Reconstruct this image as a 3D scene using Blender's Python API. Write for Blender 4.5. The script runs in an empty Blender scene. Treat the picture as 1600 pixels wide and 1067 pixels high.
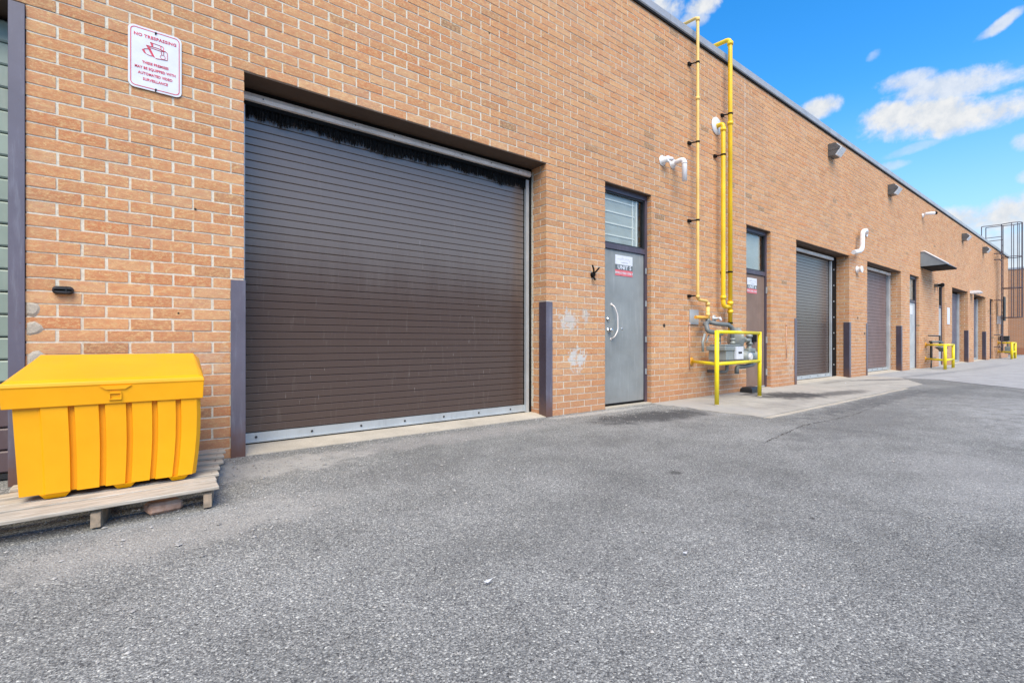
import bpy, math, random
from mathutils import Vector, Matrix
random.seed(7)
sc = bpy.context.scene
col = sc.collection
R = math.radians

# ------------------------------------------------------------------ camera, sky, sun, exposure
cam = bpy.data.cameras.new('camera'); camo = bpy.data.objects.new('camera', cam); col.objects.link(camo)
camo.location = (0, -4.12, 0.87); camo.rotation_euler = (R(90), 0, R(-37.855))
cam.sensor_width = 36; cam.lens = 16.875; cam.clip_start = 0.05; cam.clip_end = 3000
sc.camera = camo
SUN_EL, SUN_AZ = 52.0, 212.0      # azimuth clockwise from +Y: the sun stands behind the camera, across the lot
sun = bpy.data.lights.new('sun', 'SUN'); suno = bpy.data.objects.new('sun', sun); col.objects.link(suno)
sun.energy = 2.3; sun.angle = R(50); sun.color = (1.0, 0.86, 0.62)
sd = Vector((math.sin(R(SUN_AZ))*math.cos(R(SUN_EL)), math.cos(R(SUN_AZ))*math.cos(R(SUN_EL)), math.sin(R(SUN_EL))))
suno.rotation_euler = sd.to_track_quat('Z', 'Y').to_euler()
sc.view_settings.view_transform = 'Standard'; sc.view_settings.look = 'None'
sc.view_settings.gamma = 1; sc.view_settings.use_curve_mapping = False
sc.view_settings.exposure = 1.27

world = bpy.data.worlds.new('World'); sc.world = world; world.use_nodes = True
W = world.node_tree; W.nodes.clear()
class NT:
    """small helper for node maths"""
    def __init__(s, nt): s.nt = nt
    def n(s, t, **k):
        o = s.nt.nodes.new(t)
        for a, b in k.items(): setattr(o, a, b)
        return o
    def put(s, sock, v):
        if isinstance(v, bpy.types.NodeSocket): s.nt.links.new(v, sock)
        elif v is not None: sock.default_value = v
    def m(s, op, a, b=None, c=None, clamp=False):
        o = s.n('ShaderNodeMath', operation=op); o.use_clamp = clamp
        s.put(o.inputs[0], a); s.put(o.inputs[1], b); s.put(o.inputs[2], c)
        return o.outputs[0]
    def vm(s, op, a, b=None):
        o = s.n('ShaderNodeVectorMath', operation=op); s.put(o.inputs[0], a); s.put(o.inputs[1], b)
        return o.outputs['Value'] if op in ('DOT_PRODUCT', 'LENGTH') else o.outputs[0]
    def noise(s, vec, scale, detail=3, rough=.55, dist=0):
        o = s.n('ShaderNodeTexNoise'); s.put(o.inputs['Vector'], vec); o.inputs['Scale'].default_value = scale
        o.inputs['Detail'].default_value = detail; o.inputs['Roughness'].default_value = rough; o.inputs['Distortion'].default_value = dist
        return o.outputs['Fac']
    def ramp(s, f, pts, interp='LINEAR'):
        o = s.n('ShaderNodeValToRGB'); s.put(o.inputs[0], f); e = o.color_ramp.elements; o.color_ramp.interpolation = interp
        while len(e) < len(pts): e.new(.5)
        for q, (p, c) in zip(e, pts):
            q.position = p; q.color = (c, c, c, 1) if isinstance(c, (int, float)) else (*c, 1)
        return o.outputs[0]
    def mix(s, f, a, b, mode='MIX'):
        o = s.n('ShaderNodeMix', data_type='RGBA', blend_type=mode)
        s.put(o.inputs[0], f)
        s.put(o.inputs[6], (*a, 1) if isinstance(a, tuple) else a); s.put(o.inputs[7], (*b, 1) if isinstance(b, tuple) else b)
        return o.outputs[2]
    def smooth(s, v, a, b):
        o = s.n('ShaderNodeMapRange', interpolation_type='SMOOTHSTEP'); s.put(o.inputs[0], v)
        o.inputs[1].default_value = a; o.inputs[2].default_value = b
        return o.outputs[0]
w = NT(W)
sky = w.n('ShaderNodeTexSky', sky_type='NISHITA'); sky.sun_disc = False
sky.sun_elevation = R(SUN_EL); sky.sun_rotation = R(SUN_AZ); sky.air_density = 1.0; sky.dust_density = 0.4; sky.ozone_density = 2.0
hs = w.n('ShaderNodeHueSaturation'); hs.inputs['Saturation'].default_value = 1.42; hs.inputs['Value'].default_value = 1.08
W.links.new(sky.outputs[0], hs.inputs['Color'])
dirv = w.n('ShaderNodeTexCoord').outputs['Generated']
YAW = R(37.855); FWD = Vector((math.sin(YAW), math.cos(YAW), 0)); RGT = Vector((math.cos(YAW), -math.sin(YAW), 0)); UP = Vector((0, 0, 1))
clouds = []                                  # (azimuth from the street view axis, elevation, half width, half height, tilt), degrees
def cl(px, py, rx, ry, tilt=0, dens=1.0):    # bearings read off the photograph once
    d = (FWD + RGT*((px-800)/750) + UP*((534-py)/750)); L = d.length
    clouds.append((d.normalized(), rx/750/L, ry/750/L, tilt, dens))
cl(1440, 183, 80, 33, -5); cl(1540, 178, 85, 24, 4); cl(1385, 178, 40, 20); cl(1490, 135, 85, 24, -6, .85); cl(1410, 128, 40, 16, 0, .8)
cl(1280, 170, 30, 17); cl(1040, 8, 34, 20, -20); cl(1098, 8, 30, 16); cl(1085, 30, 22, 14, 0, .7)
cl(1566, 38, 30, 10, 28, .8); cl(1545, 52, 22, 8, 20, .6); cl(1570, 335, 75, 30, 6); cl(1490, 345, 50, 22); cl(1560, 395, 110, 40, 0, .75); cl(1395, 259, 24, 8, 0, .45)
cl(1600, 222, 18, 16, 0, .7); cl(1606, 275, 16, 12, 0, .6); cl(1365, 88, 12, 8, 30, .4)
cl(1420, 235, 40, 8, 10, .35); cl(1572, 118, 16, 14, 0, .5)
for i in range(14):                          # the same fair-weather clouds go on all round
    az = R(80 + i*280/14 + random.uniform(-8, 8)); el = R(random.choice([6, 12, 20, 33, 48]) + random.uniform(-4, 4))
    d = Vector((math.sin(az)*math.cos(el), math.cos(az)*math.cos(el), math.sin(el)))
    if d.dot(FWD) > .35: continue
    clouds.append((d, random.uniform(.08, .17), random.uniform(.03, .06), random.uniform(-8, 8), random.uniform(.6, 1)))
nz = w.noise(dirv, 13, 8, .66, .35); nz2 = w.noise(dirv, 48, 5, .62)
edge = w.m('ADD', w.m('MULTIPLY', w.m('SUBTRACT', nz, .5), 3.1), w.m('MULTIPLY', w.m('SUBTRACT', nz2, .5), 1.1))
acc = None
for d, a, b, t, dens in clouds:
    u = d.cross(UP).normalized(); v = u.cross(d).normalized()
    c_, s_ = math.cos(R(t)), math.sin(R(t)); u2 = u*c_ + v*s_; v2 = v*c_ - u*s_
    pu = w.vm('DOT_PRODUCT', dirv, tuple(u2/a)); pv = w.vm('DOT_PRODUCT', dirv, tuple(v2/b))
    r2 = w.m('ADD', w.m('MULTIPLY', pu, pu), w.m('MULTIPLY', pv, pv))
    f = w.m('ADD', w.m('SUBTRACT', 1.0, r2), edge)
    f = w.m('MULTIPLY', w.smooth(f, -.2, 1.0), dens)
    f = w.m('MULTIPLY', f, w.m('GREATER_THAN', w.vm('DOT_PRODUCT', dirv, tuple(d)), .2))
    acc = f if acc is None else w.m('MAXIMUM', acc, f)
elev = w.vm('DOT_PRODUCT', dirv, (0, 0, 1))
hz = w.m('MULTIPLY', w.m('SUBTRACT', 1.0, w.smooth(elev, .0, .42)), .8)
base = w.mix(hz, hs.outputs[0], (1.9, 2.55, 3.0))
ccol = w.mix(w.smooth(nz2, .3, .7), (2.45, 2.62, 2.85), (3.05, 3.1, 3.15))
skyc = w.mix(acc, base, ccol)
bg = w.n('ShaderNodeBackground'); W.links.new(skyc, bg.inputs[0]); bg.inputs[1].default_value = 0.12
wo = w.n('ShaderNodeOutputWorld'); W.links.new(bg.outputs[0], wo.inputs[0])

# ------------------------------------------------------------------ materials
def newmat(name):
    m = bpy.data.materials.new(name); m.use_nodes = True
    t = NT(m.node_tree); b = m.node_tree.nodes['Principled BSDF']
    return m, t, b
def pos(t): return t.n('ShaderNodeNewGeometry').outputs['Position']
def bump(t, b, h, strength=.5, dist=.002):
    o = t.n('ShaderNodeBump'); t.put(o.inputs['Height'], h); o.inputs['Strength'].default_value = strength; o.inputs['Distance'].default_value = dist
    t.nt.links.new(o.outputs[0], b.inputs['Normal'])
def plain(name, c, rough=.5, metal=0, var=.12, scale=9, c2=None, bmp=.0, spec=.5):
    m, t, b = newmat(name); p = t.n('ShaderNodeTexCoord').outputs['Object']
    f = t.noise(p, scale, 5, .6); dk = tuple(x*(1-2*var) for x in c); lt = c2 if c2 else tuple(min(1, x*(1+1.2*var)) for x in c)
    t.put(b.inputs['Base Color'], t.ramp(f, [(.3, dk), (.5, c), (.72, lt)]))
    t.put(b.inputs['Roughness'], t.m('ADD', rough-.06, t.m('MULTIPLY', t.noise(p, scale*2.3, 3), .14)))
    b.inputs['Metallic'].default_value = metal; b.inputs['Specular IOR Level'].default_value = spec
    if bmp: bump(t, b, t.noise(p, scale*12, 4, .7), bmp, .002)
    return m
def shared_noise(t, p, nscale):
    k = 2.2 if nscale < 3 else 5.5 if nscale < 8 else 13.0
    if not hasattr(t, 'cache'): t.cache = {}
    if k not in t.cache: t.cache[k] = t.noise(p, k, 5, .65)
    return t.cache[k]
def spot(t, p, cx, cy, rx, ry, ang=0, rag=1.0, nscale=5, axes=(0, 1)):
    """soft ragged patch in world metres"""
    sp = t.n('ShaderNodeSeparateXYZ'); t.put(sp.inputs[0], p); X, Y = sp.outputs[axes[0]], sp.outputs[axes[1]]
    dx = t.m('SUBTRACT', X, cx); dy = t.m('SUBTRACT', Y, cy); c, s = math.cos(R(ang)), math.sin(R(ang))
    a = t.m('DIVIDE', t.m('ADD', t.m('MULTIPLY', dx, c), t.m('MULTIPLY', dy, s)), rx)
    q = t.m('DIVIDE', t.m('SUBTRACT', t.m('MULTIPLY', dy, c), t.m('MULTIPLY', dx, s)), ry)
    f = t.m('SUBTRACT', 1.0, t.m('ADD', t.m('MULTIPLY', a, a), t.m('MULTIPLY', q, q)))
    f = t.m('ADD', f, t.m('MULTIPLY', t.m('SUBTRACT', shared_noise(t, p, nscale), .5), 3*rag))
    return t.smooth(f, -.1, .9)

def brick_mat(name, mode):
    m, t, b = newmat(name); p = pos(t)
    if mode == 'object': r = t.n('ShaderNodeObjectInfo').outputs['Random']
    else: r = t.n('ShaderNodeAttribute', attribute_name='tone').outputs['Fac']
    base = t.ramp(r, [(0, (.155, .095, .068)), (.012, (.38, .175, .09)), (.08, (.50, .17, .07)), (.15, (.45, .195, .095)), (.40, (.53, .225, .105)),
                      (.60, (.50, .225, .125)), (.80, (.56, .265, .13)), (.94, (.54, .285, .165)), (1, (.45, .21, .13))])
    st = t.n('ShaderNodeMapping'); st.inputs['Scale'].default_value = (1, 1, 1.7); t.put(st.inputs[0], p)
    sh = t.n('ShaderNodeVectorMath', operation='ADD'); t.put(sh.inputs[0], st.outputs[0])
    cx = t.n('ShaderNodeCombineXYZ'); t.put(cx.inputs[0], t.m('MULTIPLY', r, 37.0)); t.put(cx.inputs[2], t.m('MULTIPLY', r, 91.0)); t.put(sh.inputs[1], cx.outputs[0])
    q = sh.outputs[0]
    fleck = t.smooth(t.noise(q, 38, 7, .78, .1), .46, .60)
    c = t.mix(t.m('MULTIPLY', fleck, .72), base, (.68, .48, .25))
    rose = t.smooth(t.noise(q, 19, 6, .72, .2), .46, .64)
    c = t.mix(t.m('MULTIPLY', rose, .62), c, (.44, .15, .075))
    pit = t.smooth(t.noise(q, 95, 4, .65), .60, .70)
    c = t.mix(t.m('MULTIPLY', pit, .5), c, (.17, .10, .06))
    smear = t.smooth(t.noise(q, 14, 4, .7), .60, .75)
    c = t.mix(t.m('MULTIPLY', smear, .3), c, (.55, .42, .31))
    # street dirt and scuffs with their own outlines
    for (cx_, cz, rx, rz, k, cc) in ((4.06, 1.12, .17, .13, .85, (.50, .50, .54)), (4.20, .66, .17, .14, .9, (.52, .52, .56)), (4.35, 1.2, .07, .10, .8, (.46, .46, .49)), (7.0, .32, .12, .09, .6, (.55, .52, .48)),
                                     (10.2, .45, .16, .4, .55, (.6, .5, .42)), (.35, .75, .3, .08, .25, (.45, .38, .36)), (22, .4, 2, .3, .3, (.45, .4, .35))):
        c = t.mix(t.m('MULTIPLY', spot(t, p, cx_, cz, rx, rz, 0, 2.4, 11, (0, 2)), k), c, cc)
    sx = t.n('ShaderNodeSeparateXYZ'); t.put(sx.inputs[0], p)
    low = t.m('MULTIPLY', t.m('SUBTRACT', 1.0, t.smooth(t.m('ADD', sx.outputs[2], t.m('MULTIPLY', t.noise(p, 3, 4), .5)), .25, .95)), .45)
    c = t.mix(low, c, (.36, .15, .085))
    big = t.ramp(t.noise(p, .45, 3, .5), [(.35, .93), (.65, 1.04)])
    c = t.mix(1.0, c, big, 'MULTIPLY'); c = t.mix(1.0, c, (1.04, 1.10, 1.04), 'MULTIPLY'); c = t.mix(.10, c, (.56, .42, .31))
    wet = t.m('MULTIPLY', t.smooth(t.noise(p, 1.1, 6, .7, .8), .50, .66), .22); c = t.mix(wet, c, (.40, .27, .19))
    mpv = t.n('ShaderNodeMapping'); mpv.inputs['Scale'].default_value = (3.2, 3.2, .22); t.put(mpv.inputs[0], p)
    run = t.m('MULTIPLY', t.m('MULTIPLY', t.smooth(t.noise(mpv.outputs[0], 1.5, 5, .65), .55, .72), t.smooth(sx.outputs[2], 2.6, 5.6)), .38); c = t.mix(run, c, (.30, .20, .14))
    t.put(b.inputs['Base Color'], c); b.inputs['Roughness'].default_value = .85; b.inputs['Specular IOR Level'].default_value = .25
    bump(t, b, t.m('ADD', t.noise(q, 120, 5, .7), t.m('MULTIPLY', t.noise(q, 26, 3, .6), .8)), .8, .0035)
    return m
M = {}
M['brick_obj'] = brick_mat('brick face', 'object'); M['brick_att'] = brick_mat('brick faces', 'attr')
m, t, b = newmat('mortar'); p = pos(t)
c = t.ramp(t.noise(p, 45, 5, .7), [(.3, (.48, .445, .37)), (.5, (.62, .59, .505)), (.7, (.71, .685, .61))])
c = t.mix(t.m('MULTIPLY', t.smooth(t.noise(p, 2.2, 4), .5, .7), .35), c, (.42, .35, .28))
t.put(b.inputs['Base Color'], c); b.inputs['Roughness'].default_value = .92; bump(t, b, t.noise(p, 160, 4, .7), .8, .003); M['mortar'] = m

# asphalt
m, t, b = newmat('asphalt'); p = pos(t)
def vor(t, p, s, feat='F1'):
    v = t.n('ShaderNodeTexVoronoi', feature=feat); t.put(v.inputs['Vector'], p); v.inputs['Scale'].default_value = s; return v
wp = t.n('ShaderNodeVectorMath', operation='ADD'); t.put(wp.inputs[0], p)
nv = t.n('ShaderNodeTexNoise'); t.put(nv.inputs['Vector'], p); nv.inputs['Scale'].default_value = 60
sc_ = t.n('ShaderNodeVectorMath', operation='SCALE'); t.put(sc_.inputs[0], nv.outputs['Color']); sc_.inputs['Scale'].default_value = .007; t.put(wp.inputs[1], sc_.outputs[0])
pw = wp.outputs[0]
v1 = vor(t, pw, 125); v2 = vor(t, pw, 290)
sr = t.n('ShaderNodeSeparateColor'); t.put(sr.inputs[0], v1.outputs['Color']); sr2 = t.n('ShaderNodeSeparateColor'); t.put(sr2.inputs[0], v2.outputs['Color'])
c1 = t.ramp(sr.outputs[0], [(0, (.045, .045, .05)), (.12, (.10, .10, .105)), (.35, (.165, .163, .165)), (.65, (.225, .222, .222)), (.88, (.30, .295, .29)), (1, (.50, .49, .47))])
c2 = t.ramp(sr2.outputs[1], [(0, (.04, .04, .045)), (.3, (.14, .14, .145)), (.7, (.21, .21, .212)), (1, (.42, .41, .40))])
c = t.mix(t.smooth(t.noise(p, 90, 2), .40, .60), c1, c2)
gap = t.smooth(v1.outputs['Distance'], .38, .62)
c = t.mix(t.m('MULTIPLY', gap, .5), c, (.08, .08, .082))
c = t.mix(1.0, c, (1.24, 1.28, 1.25), 'MULTIPLY')
v3 = vor(t, pw, 150); s3 = t.n('ShaderNodeSeparateColor'); t.put(s3.inputs[0], v3.outputs['Color'])
pitm = t.m('MULTIPLY', t.m('SUBTRACT', 1.0, t.smooth(v3.outputs['Distance'], .24, .42)), t.m('GREATER_THAN', s3.outputs[0], .84))
spk = t.m('MULTIPLY', t.m('SUBTRACT', 1.0, t.smooth(v3.outputs['Distance'], .14, .34)), t.m('LESS_THAN', s3.outputs[0], .10))
c = t.mix(t.m('MULTIPLY', pitm, .85), c, (.03, .03, .033)); c = t.mix(t.m('MULTIPLY', spk, .8), c, (.55, .54, .51))
pat = t.ramp(t.noise(p, 1.9, 7, .68), [(.28, .76), (.5, 1.0), (.72, 1.20)])
c = t.mix(1.0, c, pat, 'MULTIPLY')
pat2 = t.ramp(t.noise(p, .35, 4, .6, .5), [(.33, .85), (.62, 1.12)])
c = t.mix(1.0, c, pat2, 'MULTIPLY')
for (x, y, rx, ry, an, rag, k, cc) in (
    (.75, -.45, .75, .30, 0, 1.0, .55, (.46, .45, .43)), (.1, -1.45, .9, .3, 8, 1, .38, (.42, .41, .39)), (2.2, -.35, 1.6, .25, 0, 1, .34, (.40, .38, .37)),
    (4.6, -.14, 1.1, .10, 0, .9, .55, (.50, .49, .47)), (6.0, -.9, 1.6, .3, 10, 1, .25, (.40, .39, .38)),
    (4.75, -.72, 1.1, .38, -9, .7, .80, (.035, .036, .04)), (3.6, -1.3, 1.6, .35, -12, 1.1, .12, (.06, .06, .065)), (6.6, -2.3, 2.6, .45, 3, 1.1, .28, (.055, .057, .062)),
    (8.5, -1.85, 3.2, .22, 0, 1, .48, (.05, .052, .058)), (2.62, -3.16, .02, .015, 20, .5, .75, (.05, .05, .05)), (2.81, -2.27, .06, .05, 0, .5, .7, (.05, .05, .05)),
    (11.5, -2.2, 2.2, .35, -3, 1.2, .3, (.05, .055, .06)),
    (1.55, -1.1, .8, .3, 12, 1.2, .28, (.09, .09, .09)), (7.5, -4.6, 4.0, 1.6, 20, 1.2, .42, (.40, .41, .42)), (4.2, -3.6, 1.2, .5, 20, 1.2, .22, (.34, .34, .34)),
    (10.5, -3.6, 3.5, .12, 24, .9, .35, (.08, .08, .085))):
    c = t.mix(t.m('MULTIPLY', spot(t, p, x, y, rx, ry, an, rag, 3.5/max(.3, min(rx, 1))), k), c, cc)
t.put(b.inputs['Base Color'], c); b.inputs['Roughness'].default_value = .88; b.inputs['Specular IOR Level'].default_value = .3
h = t.m('ADD', t.m('MULTIPLY', t.m('SUBTRACT', 1.0, v1.outputs['Distance']), 1.0), t.m('MULTIPLY', t.noise(p, 9, 5, .6), 1.4))
bump(t, b, h, .85, .0045); M['asphalt'] = m

def concrete(name, c0, c1, spots=()):
    m, t, b = newmat(name); p = pos(t)
    c = t.ramp(t.noise(p, 2.4, 7, .68), [(.28, c0), (.5, tuple((a+b_)/2 for a, b_ in zip(c0, c1))), (.72, c1)])
    gr = t.ramp(t.noise(p, 130, 3, .7), [(.3, .78), (.6, 1.08)]); c = t.mix(1.0, c, gr, 'MULTIPLY')
    for (x, y, rx, ry, an, rag, k, cc) in spots: c = t.mix(t.m('MULTIPLY', spot(t, p, x, y, rx, ry, an, rag, 4), k), c, cc)
    t.put(b.inputs['Base Color'], c); b.inputs['Roughness'].default_value = .86; bump(t, b, t.m('ADD', t.noise(p, 180, 4, .7), t.noise(p, 14, 4, .6)), .5, .003)
    return m
M['pad'] = concrete('pad concrete', (.29, .28, .255), (.45, .43, .39), ((8.25, -.80, .85, .50, -15, .8, .93, (.03, .03, .032)), (9.3, -1.15, 1.0, .25, -5, .8, .75, (.06, .06, .06)), (7.9, -.30, .5, .10, 0, .8, .6, (.05, .05, .05)),
    (13.3, -.75, 1.3, .18, -22, .8, .75, (.09, .09, .095)), (7.0, -1.2, 1.0, .25, 0, 1.1, .3, (.15, .15, .15)), (11.8, -.25, 1.0, .10, 0, 1, .45, (.14, .13, .12)), (11.5, -.9, 1.2, .12, -10, 1.2, .3, (.16, .16, .15)), (5.95, -.6, .45, .9, 0, 1.2, .6, (.33, .33, .33))))
M['sill'] = concrete('sill concrete', (.34, .31, .26), (.52, .48, .41))
M['far_pad'] = concrete('far concrete', (.25, .255, .26), (.40, .405, .41), ((16.5, -.9, 3, .18, -4, 1, .45, (.12, .13, .14)), (22, -1.2, 5, .25, -2, 1, .35, (.16, .17, .18)), (17, -3.2, 4, .2, 2, 1, .3, (.17, .18, .19))))

def metal_paint(name, c, rough=.4, streak=.2, rust=0.0, metal=0.0, dirt=(.3, .3, .3), spec=.5):
    m, t, b = newmat(name); p = pos(t)
    mp = t.n('ShaderNodeMapping'); mp.inputs['Scale'].default_value = (9, 9, .9); t.put(mp.inputs[0], p)
    f = t.noise(mp.outputs[0], 2.4, 6, .7); c_ = t.mix(t.m('MULTIPLY', t.smooth(f, .50, .72), streak), c, dirt)
    c_ = t.mix(1.0, c_, t.ramp(t.noise(p, 3.2, 4), [(.3, .86), (.7, 1.12)]), 'MULTIPLY')
    if rust:
        sx = t.n('ShaderNodeSeparateXYZ'); t.put(sx.inputs[0], p)
        lowf = t.m('SUBTRACT', 1.0, t.smooth(t.m('ADD', sx.outputs[2], t.m('MULTIPLY', t.noise(p, 14, 4), .22)), .12, .42))
        chip = t.smooth(t.noise(p, 32, 5, .7), .67, .72)
        c_ = t.mix(t.m('MULTIPLY', t.m('MAXIMUM', lowf, chip), rust), c_, (.13, .06, .035))
    t.put(b.inputs['Base Color'], c_); t.put(b.inputs['Roughness'], t.m('ADD', rough-.05, t.m('MULTIPLY', t.noise(p, 6, 5, .65), .18)))
    b.inputs['Metallic'].default_value = metal; b.inputs['Specular IOR Level'].default_value = spec
    bump(t, b, t.noise(p, 60, 3), .12, .002)
    return m
m, t, b = newmat('brown shutter paint'); p = pos(t)
mp = t.n('ShaderNodeMapping'); mp.inputs['Scale'].default_value = (7, 1, .8); t.put(mp.inputs[0], p)
streak = t.smooth(t.noise(mp.outputs[0], 3.2, 7, .72), .55, .72)
c = t.mix(t.m('MULTIPLY', streak, .28), (.078, .054, .046), (.17, .145, .135))
mp2 = t.n('ShaderNodeMapping'); mp2.inputs['Scale'].default_value = (22, 1, 2.2); t.put(mp2.inputs[0], p)
scr = t.m('MULTIPLY', t.smooth(t.noise(mp2.outputs[0], 3, 4, .6), .66, .72), t.smooth(t.noise(p, 1.7, 3), .5, .62))
c = t.mix(t.m('MULTIPLY', scr, .6), c, (.36, .33, .32))
sx = t.n('ShaderNodeSeparateXYZ'); t.put(sx.inputs[0], p)
film = t.m('MULTIPLY', t.smooth(t.m('ADD', sx.outputs[2], t.m('MULTIPLY', t.noise(mp.outputs[0], 1.5, 5, .6), .35)), 1.35, 2.1), .42)
c = t.mix(film, c, (.215, .195, .185))                    # dusty grey sky sheen painted into the colour high on the curtain
t.put(b.inputs['Base Color'], c); t.put(b.inputs['Roughness'], t.m('ADD', .20, t.m('MULTIPLY', t.noise(mp.outputs[0], 2, 5), .08)))
b.inputs['Specular IOR Level'].default_value = .72; bump(t, b, t.noise(p, 2.2, 3), .05, .01); M['shutter'] = m
M['shutter2'] = metal_paint('mauve brown curtain paint', (.17, .115, .11), .45, .3, 0, 0, (.30, .26, .27))
M['green'] = metal_paint('sage green door paint', (.25, .32, .285), .45, .25, 0, 0, (.38, .42, .40))
M['maroon'] = metal_paint('maroon door paint', (.10, .07, .08), .45, .25, 0, 0, (.22, .2, .2))
M['guard'] = metal_paint('slate violet steel paint', (.115, .11, .15), .38, .4, .8, 0, (.25, .26, .32))
M['guard_shade'] = metal_paint('shaded violet steel paint', (.055, .042, .058), .45, .25, .6, 0, (.12, .1, .12))  # darker copy of the guard paint, with the side flange's shade in its colour
M['galv'] = metal_paint('galvanised steel', (.46, .50, .53), .42, .35, 0, .35, (.30, .32, .34))
M['alu'] = metal_paint('dull aluminium', (.78, .73, .71), .45, .3, 0, .2, (.3, .27, .26))
M['door_grey'] = metal_paint('grey door paint', (.235, .258, .265), .45, .55, .12, 0, (.34, .36, .37))
M['door_brown'] = metal_paint('taupe door paint', (.21, .145, .115), .6, .6, .3, 0, (.24, .185, .165), .3)
M['door_pale'] = metal_paint('pale grey door paint', (.42, .46, .49), .45, .3, 0, 0, (.35, .38, .4))
M['frame'] = metal_paint('bronze violet frame paint', (.07, .06, .085), .4, .3, .3, 0, (.15, .14, .18))
M['soffit'] = metal_paint('brown lintel steel', (.085, .055, .038), .65, .5, .25, 0, (.05, .035, .025))
M['black'] = plain('black rubber', (.006, .006, .0065), .8, spec=.2)
M['blackm'] = plain('black steel', (.02, .022, .026), .45)
M['cagem'] = plain('dark plum ladder steel', (.075, .055, .07), .5)
M['chrome'] = plain('chrome', (.7, .7, .7), .22, 1.0, .05)
M['yellow_pale'] = metal_paint('weathered pale yellow gas pipe', (.78, .53, .16), .42, .3, .25, 0, (.70, .52, .26))
M['yellow_pipe'] = metal_paint('yellow gas pipe', (.84, .55, .015), .32, .2, .12, 0, (.7, .5, .12))
M['yellow_rail'] = metal_paint('yellow guard rail paint', (.80, .66, .01), .35, .2, .3, 0, (.66, .56, .12))
M['orange_pipe'] = metal_paint('aged orange gas pipe', (.72, .36, .04), .5, .3, .4)
m, t, b = newmat('yellow bin plastic'); p = t.n('ShaderNodeTexCoord').outputs['Object']
t.put(b.inputs['Base Color'], t.ramp(t.noise(p, 3, 5, .6), [(.3, (.82, .355, .0)), (.7, (.88, .41, .0))]))
t.put(b.inputs['Roughness'], t.m('ADD', .36, t.m('MULTIPLY', t.noise(p, 12, 4), .14))); bump(t, b, t.m('ADD', t.noise(p, 260, 3), t.noise(p, 5, 2)), .12, .002); M['bin'] = m
M['pvc'] = plain('white vent plastic', (.78, .78, .80), .35, 0, .05)
M['white'] = plain('white enamel', (.66, .69, .76), .3, 0, .04)
M['red'] = plain('red print', (.60, .045, .09), .4, 0, .1)
M['redband'] = plain('faded red print', (.66, .14, .16), .4, 0, .1)
M['dkgrey'] = plain('dark grey print', (.12, .14, .15), .4)
M['ink'] = plain('grey ink', (.30, .30, .36), .5)
M['meter'] = metal_paint('grey meter paint', (.27, .305, .305), .42, .35, .15, .1, (.3, .33, .33))
M['meterpipe'] = metal_paint('grey meter pipe paint', (.15, .17, .178), .5, .35, .3, .1, (.15, .16, .16))
M['flash'] = metal_paint('grey roof flashing', (.40, .40, .41), .42, .25, 0, .25, (.42, .44, .46))
M['roof'] = plain('roof membrane', (.25, .25, .25), .9, 0, .15, 2)
M['bronze'] = plain('bronze lamp housing', (.11, .112, .115), .4, .2, .12)
M['awn'] = metal_paint('blue grey awning sheet', (.20, .235, .265), .45, .2, 0, 0, (.3, .33, .36))
M['holes'] = plain('dark hole', (.03, .022, .018), .9)
m, t, b = newmat('pallet wood'); tc = t.n('ShaderNodeTexCoord').outputs['Object']; p = pos(t)
mp = t.n('ShaderNodeMapping'); mp.inputs['Scale'].default_value = (2.2, 26, 26); t.put(mp.inputs[0], tc)
g1 = t.noise(mp.outputs[0], 3, 6, .7, .5)
c = t.ramp(g1, [(.25, (.16, .13, .10)), (.45, (.36, .325, .275)), (.6, (.48, .445, .39)), (.78, (.58, .55, .49))])
c = t.mix(t.m('MULTIPLY', t.smooth(t.noise(p, 4, 4), .5, .7), .35), c, (.28, .25, .21))
t.put(b.inputs['Base Color'], c); b.inputs['Roughness'].default_value = .85; bump(t, b, g1, .6, .003); M['wood'] = m
M['endgrain'] = plain('stringer wood', (.30, .24, .18), .85, 0, .3, 14, (.5, .38, .27), .5)
M['oldbrick'] = plain('worn peach brick', (.58, .36, .26), .9, 0, .25, 18, (.66, .52, .42), .6)
m, t, b = newmat('window glass')
for n_ in list(m.node_tree.nodes):
    if n_.type == 'BSDF_PRINCIPLED': m.node_tree.nodes.remove(n_)
tr = t.n('ShaderNodeBsdfTransparent'); tr.inputs[0].default_value = (.93, .95, .94, 1); gl = t.n('ShaderNodeBsdfGlossy'); gl.inputs['Roughness'].default_value = .03
fr = t.n('ShaderNodeLayerWeight'); fr.inputs[0].default_value = .5; mx = t.n('ShaderNodeMixShader')
t.nt.links.new(t.m('ADD', .045, t.m('MULTIPLY', t.m('POWER', fr.outputs[1], 5), .9), clamp=True), mx.inputs[0]); t.nt.links.new(tr.outputs[0], mx.inputs[1]); t.nt.links.new(gl.outputs[0], mx.inputs[2])
t.nt.links.new(mx.outputs[0], m.node_tree.nodes['Material Output'].inputs[0]); M['glass'] = m
M['blind'] = plain('pale window film', (.46, .48, .47), .5, 0, .08, 3)
M['barwhite'] = plain('white window bars', (.80, .80, .78), .5, 0, .03)
M['lens'] = plain('frosted lamp lens', (.72, .76, .80), .25, 0, .05)
m, t, b = newmat('far brick'); p = pos(t)
sp = t.n('ShaderNodeSeparateXYZ'); t.put(sp.inputs[0], p); cb = t.n('ShaderNodeCombineXYZ'); t.put(cb.inputs[0], t.m('ADD', sp.outputs[0], sp.outputs[1])); t.put(cb.inputs[1], sp.outputs[2])
bt = t.n('ShaderNodeTexBrick'); t.put(bt.inputs['Vector'], cb.outputs[0]); bt.inputs['Scale'].default_value = 1; bt.inputs['Brick Width'].default_value = .237; bt.inputs['Row Height'].default_value = .079
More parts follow.
